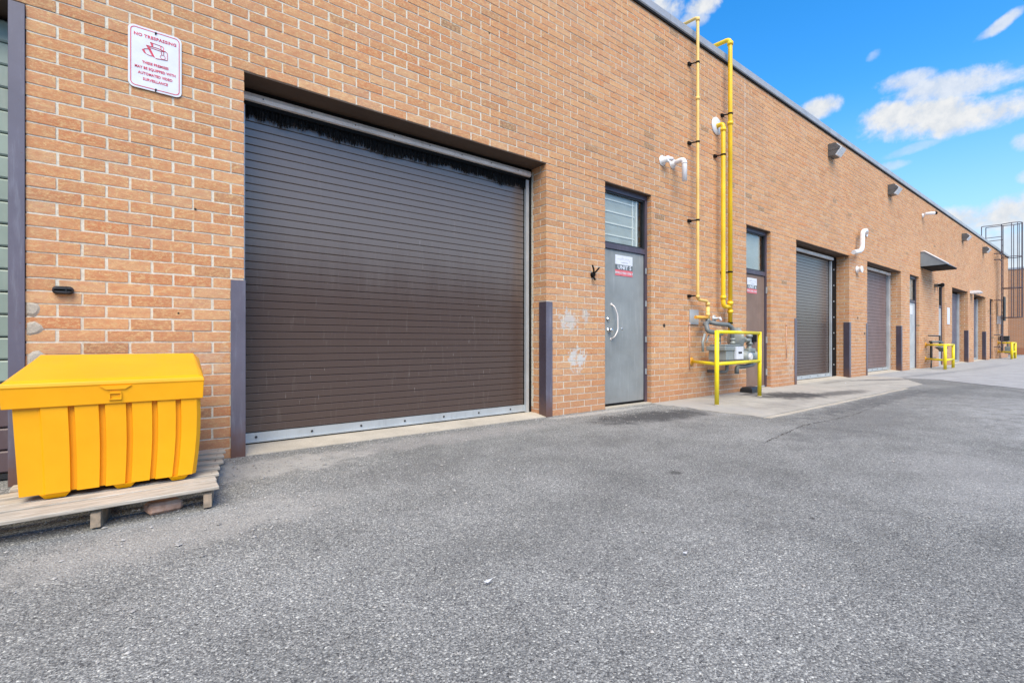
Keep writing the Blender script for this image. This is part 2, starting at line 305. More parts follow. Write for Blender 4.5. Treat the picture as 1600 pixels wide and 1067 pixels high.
bt.inputs['Mortar Size'].default_value = .006; bt.inputs['Color1'].default_value = (.48, .21, .09, 1); bt.inputs['Color2'].default_value = (.40, .19, .09, 1); bt.inputs['Mortar'].default_value = (.45, .4, .34, 1)
t.put(b.inputs['Base Color'], t.mix(t.m('MULTIPLY', t.m('LESS_THAN', sp.outputs[2], .45), .6), bt.outputs[0], (.30, .10, .05))); b.inputs['Roughness'].default_value = .9; M['farbrick'] = m

# ------------------------------------------------------------------ mesh helpers
class MB:
    def __init__(s): s.v = []; s.f = []; s.sm = []; s.tone = []
    def add(s, vs, fs, smooth=False, tone=0.0):
        o = len(s.v); s.v += [tuple(q) for q in vs]; s.f += [tuple(i+o for i in q) for q in fs]; s.sm += [smooth]*len(fs); s.tone += [tone]*len(fs)
    def box(s, x0, x1, y0, y1, z0, z1, tone=0.0, bev=0.0):
        if bev:
            b = bev; vs = []; X = (x0, x1); Y = (y0, y1); Z = (z0, z1); idx = {}
            for i in (0, 1):
                for j in (0, 1):
                    for k in (0, 1):
                        sx, sy, sz = (1-2*i)*b, (1-2*j)*b, (1-2*k)*b
                        for a, d in enumerate(((0, sy, sz), (sx, 0, sz), (sx, sy, 0))):
                            idx[i, j, k, a] = len(vs); vs.append((X[i]+d[0], Y[j]+d[1], Z[k]+d[2]))
            g = lambda i, j, k, a: idx[i, j, k, a]
            fs = []
            for e in (0, 1):
                q = [g(e, 0, 0, 0), g(e, 1, 0, 0), g(e, 1, 1, 0), g(e, 0, 1, 0)]; fs.append(q if e else q[::-1])
                q = [g(0, e, 0, 1), g(0, e, 1, 1), g(1, e, 1, 1), g(1, e, 0, 1)]; fs.append(q if e else q[::-1])
                q = [g(0, 0, e, 2), g(1, 0, e, 2), g(1, 1, e, 2), g(0, 1, e, 2)]; fs.append(q if e else q[::-1])
            for j in (0, 1):
                for k in (0, 1):
                    q = [g(0, j, k, 1), g(1, j, k, 1), g(1, j, k, 2), g(0, j, k, 2)]; fs.append(q)
            for i in (0, 1):
                for k in (0, 1):
                    fs.append([g(i, 0, k, 0), g(i, 1, k, 0), g(i, 1, k, 2), g(i, 0, k, 2)])
                for j in (0, 1):
                    fs.append([g(i, j, 0, 0), g(i, j, 1, 0), g(i, j, 1, 1), g(i, j, 0, 1)])
            for i in (0, 1):
                for j in (0, 1):
                    for k in (0, 1): fs.append([g(i, j, k, 0), g(i, j, k, 1), g(i, j, k, 2)])
            s.add(vs, fs, False, tone); s.fix = True; return s
        vs = [(x0, y0, z0), (x1, y0, z0), (x1, y1, z0), (x0, y1, z0), (x0, y0, z1), (x1, y0, z1), (x1, y1, z1), (x0, y1, z1)]
        s.add(vs, [(0, 3, 2, 1), (4, 5, 6, 7), (0, 1, 5, 4), (1, 2, 6, 5), (2, 3, 7, 6), (3, 0, 4, 7)], False, tone); return s
    def loft(s, rings, cap=True, smooth=False, closed=True):
        o = len(s.v); n = len(rings[0]); vs = [q for r in rings for q in r]; fs = []
        for a in range(len(rings)-1):
            for i in range(n if closed else n-1):
                j = (i+1) % n; fs.append((a*n+i, a*n+j, (a+1)*n+j, (a+1)*n+i))
        s.add(vs, fs, smooth)
        if cap: s.add([q for q in rings[0]], [tuple(range(n))[::-1]]); s.add([q for q in rings[-1]], [tuple(range(n))])
        return s
    def tube(s, pts, r, seg=12, rad=None):
        P = [Vector(q) for q in pts]
        if rad:                                   # round the corners
            Q = [P[0]]
            for i in range(1, len(P)-1):
                a, b, c = P[i-1], P[i], P[i+1]; d1 = (a-b); d2 = (c-b); k = min(rad, d1.length*.45, d2.length*.45)
                p1 = b+d1.normalized()*k; p2 = b+d2.normalized()*k
                for u in (0, .25, .5, .75, 1): Q.append(p1*(1-u)**2 + b*2*u*(1-u) + p2*u*u)
            Q.append(P[-1]); P = Q
        rings = []; N = None
        for i, q in enumerate(P):
            d = ((P[i+1]-q) if i == 0 else (q-P[i-1]) if i == len(P)-1 else ((P[i+1]-q).normalized()+(q-P[i-1]).normalized())).normalized()
            if N is None: N = d.cross(Vector((0.31, .17, .93))).normalized()
            N = (N - d*N.dot(d)).normalized(); B = d.cross(N)
            rr = r if not callable(r) else r(i/(len(P)-1))
            rings.append([q + (N*math.cos(2*math.pi*k/seg) + B*math.sin(2*math.pi*k/seg))*rr for k in range(seg)])
        s.loft(rings, True, True); return s
    def cyl(s, a, b, r, seg=20): return s.tube([a, b], r, seg)
    def lathe(s, c, axis, prof, seg=24):          # prof: (distance along axis, radius)
        A = Vector(axis).normalized(); N = A.cross(Vector((.21, .3, .93))).normalized(); B = A.cross(N); C = Vector(c)
        s.loft([[C + A*h + (N*math.cos(2*math.pi*k/seg) + B*math.sin(2*math.pi*k/seg))*max(r, .0004) for k in range(seg)] for h, r in prof], True, True); return s
    def mesh(s, name, mat, tones=False):
        me = bpy.data.meshes.new(name); me.from_pydata(s.v, [], s.f); me.materials.append(mat)
        me.polygons.foreach_set('use_smooth', s.sm)
        if tones:
            a = me.attributes.new('tone', 'FLOAT', 'FACE'); a.data.foreach_set('value', s.tone)
        if getattr(s, 'fix', False) or not tones:
            import bmesh
            bm = bmesh.new(); bm.from_mesh(me); bmesh.ops.remove_doubles(bm, verts=bm.verts, dist=1e-6) if len(s.v) < 60000 else None
            bmesh.ops.recalc_face_normals(bm, faces=bm.faces); bm.to_mesh(me); bm.free()
        me.update(); return me
    def build(s, name, mat, parent=None, tones=False):
        return link(name, s.mesh(name, M[mat] if isinstance(mat, str) else mat, tones), parent)
def link(name, me, parent=None):
    o = bpy.data.objects.new(name, me); col.objects.link(o)
    if parent is not None: o.parent = parent; o.matrix_parent_inverse = Matrix.Translation(-parent_origin(parent))
    return o
def parent_origin(p):
    v = Vector(p.get('_o', (0, 0, 0))) if False else p.location.copy(); q = p.parent
    while q is not None: v = v if True else v; q = q.parent
    return v
# every Empty stands at its thing's base; parts are modelled in world metres and offset back to it
def thing(name, label, cat, loc=(0, 0, 0), group=None):
    o = bpy.data.objects.new(name, None); col.objects.link(o); o.location = loc; o.empty_display_size = .2
    o['label'] = label; o['category'] = cat
    if group: o['group'] = group
    return o
def tag(o, label, cat, group=None):
    o['label'] = label; o['category'] = cat
    if group: o['group'] = group
    return o
def struct(o): o['kind'] = 'structure'; return o
def box(x0, x1, y0, y1, z0, z1, bev=0): return MB().box(x0, x1, y0, y1, z0, z1, 0, bev)
def text_mb(mb, s, size, cx, cz, y, spacing=1.0, xs=1.0, bold=0.0):
    """lettering as thin raised mesh on a plane facing -Y; cx, cz is the centre of the line"""
    cu = bpy.data.curves.new('lettering', 'FONT'); cu.body = s; cu.size = size; cu.align_x = 'CENTER'; cu.align_y = 'CENTER'; cu.space_character = spacing
    cu.extrude = .0004; cu.offset = bold; cu.resolution_u = 2
    o = bpy.data.objects.new('lettering', cu); col.objects.link(o)
    me = bpy.data.meshes.new_from_object(o.evaluated_get(bpy.context.evaluated_depsgraph_get()))
    mb.add([(cx + v.co.x*xs, y - v.co.z, cz + v.co.y) for v in me.vertices], [tuple(p.vertices) for p in me.polygons])
    bpy.data.objects.remove(o); bpy.data.curves.remove(cu); bpy.data.meshes.remove(me)

# ------------------------------------------------------------------ ground
g = MB(); g.box(-150, 400, -300, 150, -1.0, 0.0); asphalt = struct(g.build('asphalt_lot', 'asphalt'))
def slab(poly, z0, z1):
    m_ = MB(); m_.loft([[(x, y, z0) for x, y in poly], [(x, y, z1) for x, y in poly]]); return m_
JN = .006
def ragged(a, b, n, amp):
    out = []
    for i in range(n+1):
        u = i/n; k = 0 if i in (0, n) else random.uniform(-amp, amp); dx, dy = b[0]-a[0], b[1]-a[1]; L = math.hypot(dx, dy)
        out.append((a[0]+dx*u - dy/L*k, a[1]+dy*u + dx/L*k))
    return out
left_edge = ragged((5.66, -.01), (5.62, -1.50), 14, .05)
struct(slab(left_edge + [(5.62, -1.54), (6.9, -1.54), (6.9, -.01)], -.15, .008).build('concrete_pad', 'pad'))
struct(slab([(6.91, -.01), (6.91, -1.54), (9.95, -1.54), (9.95, -.01)], -.15, .009).build('concrete_pad', 'pad'))
struct(slab([(9.96, -.01), (9.96, -1.54)] + ragged((9.97, -1.54), (12.5, -1.55), 10, .012)[1:] + [(14.3, -.8), (14.3, -.01)], -.15, .008).build('concrete_pad', 'pad'))
struct(slab([(14.32, -.01), (14.32, -1.5)] + ragged((14.3, -1.5), (9.8, -5.6), 16, .05) + [(9.8, -30), (60, -30), (60, -.01)], -.15, .007).build('concrete_yard', 'far_pad'))
# long narrow repair strip along the pad's outer edge
struct(slab(ragged((5.62, -1.56), (11.2, -1.57), 24, .008) + ragged((11.2, -1.62), (5.66, -1.63), 24, .012), -.05, .006).build('pad_edging', 'sill'))
def crack(pts, wd, name='asphalt_crack', mat='holes', z=.0035):
    L, Rr = [], []
    P = [Vector((x, y)) for x, y in pts]; Q = []
    for a, b_ in zip(P, P[1:]):
        n_ = max(2, int((b_-a).length/.035)); d = (b_-a).normalized(); nn = Vector((-d.y, d.x))
        for i in range(n_):
            Q.append((a.lerp(b_, i/n_) + nn*random.gauss(0, .007), nn))
    mb_ = MB(); vs = []; fs = []
    for i, (q, nn) in enumerate(Q):
        ww = wd*max(.15, random.gauss(.6, .45))*min(1, i/4, (len(Q)-1-i)/4)
        vs += [(q.x+nn.x*ww, q.y+nn.y*ww, z), (q.x-nn.x*ww, q.y-nn.y*ww, z)]
        if i: k = 2*i; fs.append((k-2, k-1, k+1, k))
    mb_.add(vs, fs); return struct(mb_.build(name, mat))
crack([(.40, -2.75), (.52, -2.68), (.60, -2.62)], .0022)
crack([(.80, -2.58), (.92, -2.47), (1.02, -2.43)], .0018)
crack([(1.45, -2.42), (1.62, -2.36)], .0015)
crack([(.05, -2.95), (.16, -2.86), (.22, -2.74)], .0022)
crack([(1.15, -1.95), (1.32, -1.86), (1.50, -1.84)], .0015)
crack([(2.38, -2.31), (2.6, -2.24)], .0018)
crack([(4.2, -2.2), (5.4, -2.05), (6.6, -2.12), (8.2, -2.0)], .004)
crack([(8.0, -3.4), (9.5, -3.9), (11.6, -4.2)], .007)
crack([(5.98, -.04), (5.72, -.30), (5.55, -.60)], .009)

# ------------------------------------------------------------------ the long brick building
CO, MOD, JT, HJ = .079, .237, .0125, .0118
ZL = 2.92
TOP = 5.50
S0, S1 = -.545, 37.9
OPEN = [(.63, 3.70), (4.71, 5.68), (8.40, 9.33), (10.45, 13.43), (14.71, 17.68), (18.59, 19.64), (22.23, 23.09), (24.28, 27.18), (28.41, 31.17), (32.24, 33.22)]
DEEP = [.30, .10, .10, .30, .30, .10, .10, .30, .30, .10]
bld = thing('brick_building', 'long single storey orange brick industrial building with shutters and steel doors', 'building', (0, 0, 0))
mw = MB()
MY = .004                                   # mortar lies behind the brick faces
xs = [S0] + [v for o in OPEN for v in o] + [S1]
for a, b_ in zip(xs[::2], xs[1::2]):         # piers
    mw.box(a+MY, b_-MY, MY, .36, -.15, ZL)
mw.box(-6.0, S1, MY, .36, ZL+MY, TOP)
mw.box(-6.0, -4.6, MY, .36, -.15, ZL)
wall = mw.build('wall', 'mortar', bld)
rest = MB(); cand = []
EYE = Vector((0, -4.12, .87))
def ns(a, b_, z): # apparent size of a brick seen from the street
    c_ = Vector(((a+b_)/2, 0, z)) - EYE; return (b_-a)/c_.length**3
kmin = -int(ZL/CO)-1; kmax = int((TOP-ZL)/CO)
reds = {(3, 8), (4, 9), (5, 9), (6, 12), (8, 10), (9, 14)}
def add_brick(x0, x1, y1, z0, z1, tone, free):
    full = free and abs((x1-x0)-(MOD-JT)) < .002 and abs((z1-z0)-(CO-HJ)) < .002
    if free and x1-x0 > .09 and z1-z0 > .05: cand.append((ns(x0, x1, (z0+z1)/2), x0, x1, y1, z0, z1, tone))
    else: rest.box(x0, x1, random.uniform(-.0015, .0015), y1, z0, z1, tone)
for k in range(kmin, kmax+1):
    z0 = ZL + k*CO + HJ/2; z1 = ZL + (k+1)*CO - HJ/2
    if z1 < .03: continue
    z0 = max(z0, .004); z1 = min(z1, TOP-.004)
    if z1-z0 < .015: continue
    below = (z0+z1)/2 < ZL
    ivs = list(zip(xs[::2], xs[1::2])) if below else [(-6.0, S1)]
    if below: ivs.append((-6.0, -4.6))
    off = -.286 + (0 if k % 2 else MOD/2)
    for (a, b_) in ivs:
        i0 = math.floor((a-off)/MOD); cells = []
        x = off + i0*MOD
        while x < b_:
            l = max(x+JT/2, a); r_ = min(x+MOD-JT/2, b_)
            if r_-l > .012: cells.append([l, r_])
            x += MOD
        if len(cells) > 1 and cells[0][1]-cells[0][0] < .05: cells[1][0] = cells[0][0]; cells.pop(0)
        if len(cells) > 1 and cells[-1][1]-cells[-1][0] < .05: cells[-2][1] = cells[-1][1]; cells.pop()
        for j, (l, r_) in enumerate(cells):
            if l < 8.35 < r_ and z0 > 2.9:   # the control joint
                for q in ((l, 8.344), (8.356, r_)):
                    if q[1]-q[0] > .02: rest.box(q[0], q[1], 0, .03, z0, z1, random.random())
                continue
            corner = below and (j == 0 or j == len(cells)-1)
            dep = (.095 if k % 2 else .225) if corner else .03
            jl, jr = (random.uniform(-.0025, .0025) if abs(l-a) > .001 else 0), (random.uniform(-.0025, .0025) if abs(r_-b_) > .001 else 0)
            dz = random.uniform(-.0012, .0012)
            tone = random.random()
            add_brick(l+jl, r_+jr, dep, z0+dz, z1+dz, tone, not corner or True)
    # reveals of the openings
    if below:
        for (a, b_), d in zip(OPEN, DEEP):
            for side in (a, b_):
                y0 = (.095 if k % 2 else .225) + JT
                if d < .2: continue
                x0_, x1_ = (side-.03, side) if side == a else (side, side+.03)
                if y0 < d-.03: rest.box(x0_, x1_, y0, d+.03, z0, z1, random.random())
def hidden(x0, x1, z):   # behind the grit bin, or outside the picture
    if z < .78 and x1 < .36: return True
    if z > 3.2 and x0 < -.2: return True
    d = Vector(((x0+x1)/2, 0, z)) - EYE; u = d.dot(RGT)/d.dot(FWD); v = d.z/d.dot(FWD)
    return u < -1.05 or v > .72
cand.sort(key=lambda c_: (hidden(c_[1], c_[2], c_[4]), -c_[0]))
def face_mesh(i, dep):        # a brick with a slightly waney face; 1 m unit in x and z, depth 1
    mb_ = MB(); nx, nzz = 4, 2; rr = random.Random(i); vs = []; n_ = (nx+1)*(nzz+1)
    for kz in range(nzz+1):
        for ix in range(nx+1):
            ex = ix in (0, nx); ez = kz in (0, nzz)
            vs.append((ix/nx + (0 if ex else rr.uniform(-.03, .03)) + (0 if not ex else (1 if ix == 0 else -1)*rr.uniform(0, .010)), (.0008 if (ex or ez) else 0) + rr.uniform(-.0004, .0006), kz/nzz + (rr.uniform(-.03, .03) if ez else 0)))
    fs = [(kz*(nx+1)+ix, kz*(nx+1)+ix+1, (kz+1)*(nx+1)+ix+1, (kz+1)*(nx+1)+ix) for kz in range(nzz) for ix in range(nx)]
    ring = [ix for ix in range(nx+1)] + [kz*(nx+1)+nx for kz in range(1, nzz+1)] + [nzz*(nx+1)+ix for ix in range(nx-1, -1, -1)] + [kz*(nx+1) for kz in range(nzz-1, 0, -1)]
    o_ = len(vs)
    for q in ring: vs.append((vs[q][0], dep, vs[q][2]))
    for a in range(len(ring)):
        b2 = (a+1) % len(ring); fs.append((ring[a], o_+a, o_+b2, ring[b2]))
    mb_.add(vs, fs); return mb_.mesh('brick', M['brick_obj'])
FM = {dp: [face_mesh(i, dp) for i in range(8)] for dp in (.03, .095, .225)}
n_obj = 300
for (sz, x0, x1, y1, z0, z1, tone) in cand[:n_obj]:
    o = bpy.data.objects.new('brick', random.choice(FM[y1])); col.objects.link(o); o.parent = wall
    yf = random.uniform(-.002, .0015)
    o.location = (x0, yf, z0); o.scale = (x1-x0, 1, z1-z0)
    if y1 < .05: o.rotation_euler = (0, random.uniform(-.004, .004), random.uniform(-.004, .004))
for (sz, x0, x1, y1, z0, z1, tone) in cand[n_obj:]:
    if z0 > 4.6 and 1.5 < x0 < 12 and random.random() < .025: tone = .1
    rest.box(x0, x1, random.uniform(-.002, .0015), y1, z0, z1, tone)
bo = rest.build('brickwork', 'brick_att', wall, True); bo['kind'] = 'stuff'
# mortar smears and repairs at the left edge of the pier
for (x, z, rx, rz) in ((-.52, 1.07, .05, .05), (-.515, .95, .055, .05), (-.50, .74, .07, .09), (-.53, .62, .05, .07)):
    mb_ = MB(); n_ = 14; ring = [(x + rx*math.cos(a_)*random.uniform(.88, 1.1), .004, z + rz*math.sin(a_)*random.uniform(.88, 1.1)) for a_ in [2*math.pi*i/n_ for i in range(n_)]]
    ring = [(max(q[0], S0+.001), q[1], q[2]) for q in ring]
    r2 = [((q[0]-x)*.6+x, -.005, (q[2]-z)*.6+z) for q in ring]; mb_.loft([ring, r2]); mb_.build('mortar_patch', 'sill', bld)
# drilled holes, seen as dark plugs
for (x, z, r_) in ((.32, 1.82, .008), (.22, 1.07, .006), (5.98, 1.10, .028), (14.02, 1.45, .03), (14.5, 1.07, .03), (1.3, 4.3, .008), (2.9, 4.1, .008), (28.1, 1.4, .03)):
    MB().cyl((x, -.002, z), (x, .004, z), r_, 12).build('plugged_hole', 'holes', bld)
MB().box(8.345, 8.355, .002, .006, 2.93, 5.48).build('control_joint', 'mortar', bld)
# parapet flashing, roof, ends
f = MB(); x = -6.0
while x < S1:
    x1 = min(x+3.02, S1+.04); pr = [(-.035, TOP+.015), (-.035, TOP+.115), (-.02, TOP+.125), (.42, TOP+.15), (.42, TOP+.0), (-.02, TOP+.0)]
    q = MB(); q.loft([[(x+.003, y, z) for y, z in pr], [(x1-.003, y, z) for y, z in pr]]); q.build('flashing', 'flash', bld); x = x1
MB().box(-6.0, S1, -.022, -.001, TOP-.03, TOP+.010).build('shadow_strip', 'black', bld)  # black strip stands in for the shadow gap beneath the flashing
MB().box(-6.0, S1, .37, 22, 5.0, 5.3).build('roof', 'roof', bld)
MB().box(S1-.36, S1-.002, .37, 22, -.15, 5.0).box(S1-.36, S1-.002, .37, 22, 5.31, TOP-.01).build('end_wall', 'farbrick', bld)
MB().box(-6.3, -6.01, 0, 22, -.15, TOP).build('end_wall', 'farbrick', bld)

def soffit(a, b_, d):
    MB().box(a-.0, b_+.0, .004, d+.12, ZL-.006, ZL+.005).build('lintel', 'soffit', bld)
for (a, b_), d in zip([(-4.6, S0)]+OPEN, [.3]+DEEP): soffit(a, b_, d)

# ---- big brown shutter: every slat is its own piece
def slat_profile(x0, x1, yp, z0, p):          # front face bulges a little, with a rolled lip that leaves a groove
    pr = [(yp+.022, z0+.002), (yp+.007, z0+.0012), (yp+.001, z0+.0025), (yp, z0+.006), (yp, z0+p*.35), (yp, z0+p*.65), (yp, z0+p-.006), (yp+.0015, z0+p-.004), (yp+.006, z0+p-.0016), (yp+.022, z0+p-.001)]
    mb_ = MB(); mb_.loft([[(x0, y, z) for y, z in pr], [(x1, y, z) for y, z in pr]]); return mb_
def shutter(a, b_, label, mat, pitch, singly, ztop=2.78, right_gap=.10):
    d = .30
    cur = MB().box(a, b_, d+.03, d+.05, .03, 2.915).build('roller_door', 'black', bld); cur['label'] = label
    x0, x1 = a+.05, b_-right_gap; n_ = int((ztop-.10)/pitch)
    if singly:
        me = slat_profile(0, x1-x0, 0, 0, pitch).mesh('door_slat', M[mat])
        for i in range(n_):
            o = bpy.data.objects.new('door_slat', me); col.objects.link(o); o.parent = cur; o.location = (x0, d+random.uniform(-.0012, .0012), .125+i*pitch)
            o.rotation_euler = (random.uniform(-.0025, .0025), 0, 0)
    else:
        mb_ = MB()
        for i in range(n_):
            q = slat_profile(x0, x1, d, .125+i*pitch, pitch); mb_.add(q.v, q.f)
        mb_.build('door_curtain', mat, cur)
    q = MB().box(x0-.01, x1+.01, d-.014, d+.02, .045, .12).box(x0-.01, x1+.01, d-.035, d-.014, .045, .056); q.build('bottom_bar', 'galv', cur)
    MB().box(x0, x1, d-.02, d+.015, .018, .044).build('rubber_seal', 'black', cur)
    bl = MB(); k = x0+.08
    while k < x1: bl.lathe((k, d-.014, .085), (0, -1, 0), [(0, .011), (.005, .010), (.009, .004)], 8); k += .44
    bl.build('bolts', 'blackm', cur)
    return cur, x0, x1, d
cur, x0, x1, d = shutter(.63, 3.70, 'large brown slatted roll-up door, closed, with galvanised bottom bar', 'shutter', .0637, True, 2.80, .095)
MB().box(3.612, 3.655, .255, .29, .03, 2.80).box(3.655, 3.672, .285, .33, .03, 2.86).build('guide_rail', 'galv', cur)
MB().box(3.673, 3.697, .262, .34, .03, 2.90).build('guide_gap', 'black', cur)
MB().box(.633, .675, .255, .29, .03, 2.80).build('guide_rail', 'galv', cur)
bk = MB(); z = .1
while z < 2.85:
    h_ = random.uniform(.02, .09); bk.box(3.6985, 3.6985+.006, .235+random.uniform(-.012, .006), .262, z, z+h_); z += h_+.002
bk.build('caulking', 'mortar', cur)
q = MB(); q.loft([[(xx, y, z) for y, z in [(.225, 2.872), (.215, 2.842), (.225, 2.815), (.25, 2.812), (.25, 2.875)]] for xx in (.635, 3.66)]); q.build('header_bar', 'alu', cur)
MB().box(.635, 3.69, .25, .30, 2.78, 2.914).build('header_plate', 'black', cur)
br = MB(); x = .64
while x < 3.655:
    ln = .135 + .016*math.sin(x*4.1) + .012*math.sin(x*13.7+1) + .008*math.sin(x*41) + random.uniform(-.03, .012); ww = random.uniform(.003, .007); y_ = random.uniform(.258, .286); dx = random.uniform(-.015, .015); zt = 2.82
    br.add([(x, y_, zt), (x+ww, y_, zt), (x+ww+dx, y_+random.uniform(-.006, .006), zt-ln), (x+dx, y_+.004, zt-ln*.96), (x+ww/2, y_+.006, zt)], [(0, 1, 2, 3), (1, 4, 2), (4, 0, 3)]); x += .0028
br.build('weather_brush', 'black', cur)
q = MB()
for k in range(8): q.lathe((.8+k*.38, .22, 2.842), (0, -1, 0), [(0, .006), (.008, .005), (.010, .002)], 8)
q.build('screws', 'blackm', cur)
# sill ramp
def sill(a, b_): MB().loft([[(xx, y, z) for y, z in [(-.004, -.1), (-.004, .006), (.18, .030), (.40, .036), (.40, -.1)]] for xx in (a+.002, b_-.002)]).build('door_sill', 'sill', bld)
for i in (0, 3, 4, 7, 8): sill(*OPEN[i])

# ---- further roll-up doors
cur, x0, x1, d = shutter(10.45, 13.43, 'glossy brown roll-up door with a wide black guide at its right', 'shutter', .0637, False, 2.80, .40)
MB().box(13.03, 13.09, .25, .29, .03, 2.78).build('guide_rail', 'galv', cur); MB().box(13.095, 13.40, .26, .33, .03, 2.90).build('guide_gap', 'black', cur)
MB().box(10.46, 13.05, .20, .25, 2.80, 2.86).build('header_bar', 'alu', cur)
q = MB()
for k in range(7): q.box(13.20, 13.23, .245, .26, .3+k*.38, .33+k*.38)
q.build('bolts', 'galv', cur)
cur, x0, x1, d = shutter(14.71, 17.68, 'dull mauve brown roll-up door with a broad pale guide', 'shutter2', .09, False, 2.82, .22)
MB().box(17.47, 17.64, .24, .30, .03, 2.85).build('guide_rail', 'galv', cur); MB().box(14.72, 17.5, .20, .26, 2.82, 2.88).build('header_bar', 'alu', cur)
for (a, b_), lb in zip((OPEN[7], OPEN[8]), ('grey roll-up door beyond the second yellow rail', 'last roll-up door, before the far ladder')):
    cur, x0, x1, d = shutter(a, b_, lb, 'guard', .09, False, 2.82, .30)
    MB().box(b_-.29, b_-.14, .24, .30, .03, 2.85).build('guide_rail', 'galv', cur)

# ---- green sectional door at the left edge, maroon below
gd = MB().box(-4.6, S0-.02, .25, .30, .03, 2.91).build('sectional_door', 'black', bld); gd['label'] = 'ribbed door at the left, sage green above and maroon below'
for i in range(20):
    z0_ = .045 + i*.142; mb_ = MB(); pr = [(.25, z0_), (.212, z0_+.003), (.206, z0_+.012), (.206, z0_+.128), (.212, z0_+.137), (.25, z0_+.139)]
    mb_.loft([[(xx, y, z) for y, z in pr] for xx in (-4.6, -.605)]); mb_.build('door_panel', 'maroon' if i < 4 else 'green', gd)
MB().box(-4.6, -.605, .19, .25, .012, .043).build('bottom_seal', 'blackm', gd)
jm = MB().box(-.618, S0-.001, -.012, .004, .0, ZL-.008, 0, .002).box(-.618, -.606, .0045, .205, .0, ZL-.008).build('steel_jamb', 'guard', bld)

# ---- entry doors
def entry(a, b_, leafmat, label, d=.10, sign=True, unit='5', glassy=True, pale=False):
    fr = MB()
    fr.box(a, a+.045, d-.03, d+.06, .02, 2.914); fr.box(b_-.045, b_, d-.03, d+.06, .02, 2.914); fr.box(a+.045, b_-.045, d-.03, d+.06, 2.85, 2.914); fr.box(a+.045, b_-.045, d-.025, d+.06, 2.095, 2.165)
    leaf = MB().box(a+.05, b_-.05, d-.005, d+.04, .035, 2.09, 0, .003).build('entry_door', leafmat, bld); leaf['label'] = label
    fr.build('door_frame', 'frame', leaf)
    st = MB(); st.box(a+.045, a+.065, d-.012, d+.05, 2.166, 2.849); st.box(b_-.065, b_-.045, d-.012, d+.05, 2.166, 2.849); st.box(a+.065, b_-.065, d-.012, d+.05, 2.83, 2.849); st.box(a+.065, b_-.065, d-.012, d+.05, 2.166, 2.185)
    st.build('window_stop', 'blackm', leaf)
    MB().box(a+.066, b_-.066, d+.01, d+.016, 2.186, 2.829).build('transom_glass', 'glass', leaf)
    MB().box(a+.067, b_-.16, d+.028, d+.034, 2.187, 2.828).build('window_film', 'blind', leaf)
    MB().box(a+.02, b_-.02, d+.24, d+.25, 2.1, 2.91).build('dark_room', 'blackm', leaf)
    MB().box(a+.002, b_-.002, -.01, d+.06, -.05, .018).build('threshold', 'sill', leaf)
    MB().box(a+.05, b_-.05, d-.012, d-.006, .022, .05).build('door_sweep', 'galv' if pale else 'black', leaf)
    return leaf
d1 = entry(4.71, 5.68, 'door_grey', 'weathered grey steel entry door marked UNIT 5 with pull handle')
wb = MB()
for i in range(4): wb.box(4.78, 5.46, .120, .126, 2.28+i*.155, 2.297+i*.155)
wb.box(5.41, 5.43, .119, .127, 2.19, 2.826); wb.box(5.49, 5.52, .119, .127, 2.19, 2.826); wb.build('window_bar', 'barwhite', d1)
q = MB(); q.tube([(4.945, .094, 1.36), (4.955, .05, 1.33), (5.00, .035, 1.22), (5.005, .035, 1.02), (4.955, .05, .93), (4.935, .094, .90)], .0085, 10, .03)
q.lathe((4.945, .096, 1.36), (0, -1, 0), [(0, .02), (.006, .018), (.008, .005)], 12); q.lathe((4.935, .096, .90), (0, -1, 0), [(0, .02), (.006, .018), (.008, .005)], 12); q.build('handle', 'alu', d1)
MB().lathe((4.868, .096, 1.165), (0, -1, 0), [(0, .028), (.014, .027), (.016, .020), (.026, .018), (.028, .004)], 18).build('deadbolt', 'chrome', d1)
MB().lathe((4.885, .096, 1.02), (0, -1, 0), [(0, .034), (.008, .032), (.010, .014), (.03, .014), (.036, .026), (.055, .030), (.066, .018), (.068, .004)], 18).build('doorknob', 'chrome', d1)
MB().lathe((5.16, .096, 1.04), (0, -1, 0), [(0, .017), (.005, .015), (.007, .004)], 14).build('lock_cylinder', 'chrome', d1)
q = MB()
for z in (1.86, 1.4, .9, .45): q.box(5.632, 5.642, .052, .068, z-.04, z+.04)
q.build('hinge', 'galv', d1)
def doorsign(leaf, x0, x1, ztop, unit, y):
    MB().box(x0, x1, y-.003, y, ztop-.125, ztop).build('sign_plate', 'white', leaf)
    mb_ = MB(); mb_.box(x0, x1, y-.002, y, ztop-.195, ztop-.126); mb_.build('unit_band', 'dkgrey', leaf)
    MB().box(x0, x1, y-.003, y, ztop-.275, ztop-.197).build('red_band', 'redband', leaf)
    lt = MB(); text_mb(lt, 'UNIT '+unit, .072, (x0+x1)/2+.01, ztop-.163, y-.0032, 1.05, 1.25, .002); text_mb(lt, 'EMPLOYEES ONLY', .040, (x0+x1)/2, ztop-.238, y-.0042, 1.0, 1.15, .0008); lt.build('lettering', 'white', leaf)
    sc2 = MB(); rr = random.Random(3)
    for i in range(9):
        xx = x0+.04+i*(x1-x0-.08)/9; sc2.tube([(xx, y-.004, ztop-.05+rr.uniform(-.02, .02)), (xx+.012, y-.004, ztop-.05+rr.uniform(-.025, .025)), (xx+.022, y-.004, ztop-.05+rr.uniform(-.02, .02))], .0011, 4)
    sc2.box(x0+.12, x1-.10, y-.0042, y-.003, ztop-.098, ztop-.092); sc2.build('faint_writing', 'ink', leaf)
doorsign(d1, 5.02, 5.38, 2.03, '5', .094)
d2 = entry(8.40, 9.33, 'door_brown', 'scuffed taupe brown steel entry door behind the gas meters', pale=True)
doorsign(d2, 8.62, 8.98, 2.02, '6', .094)
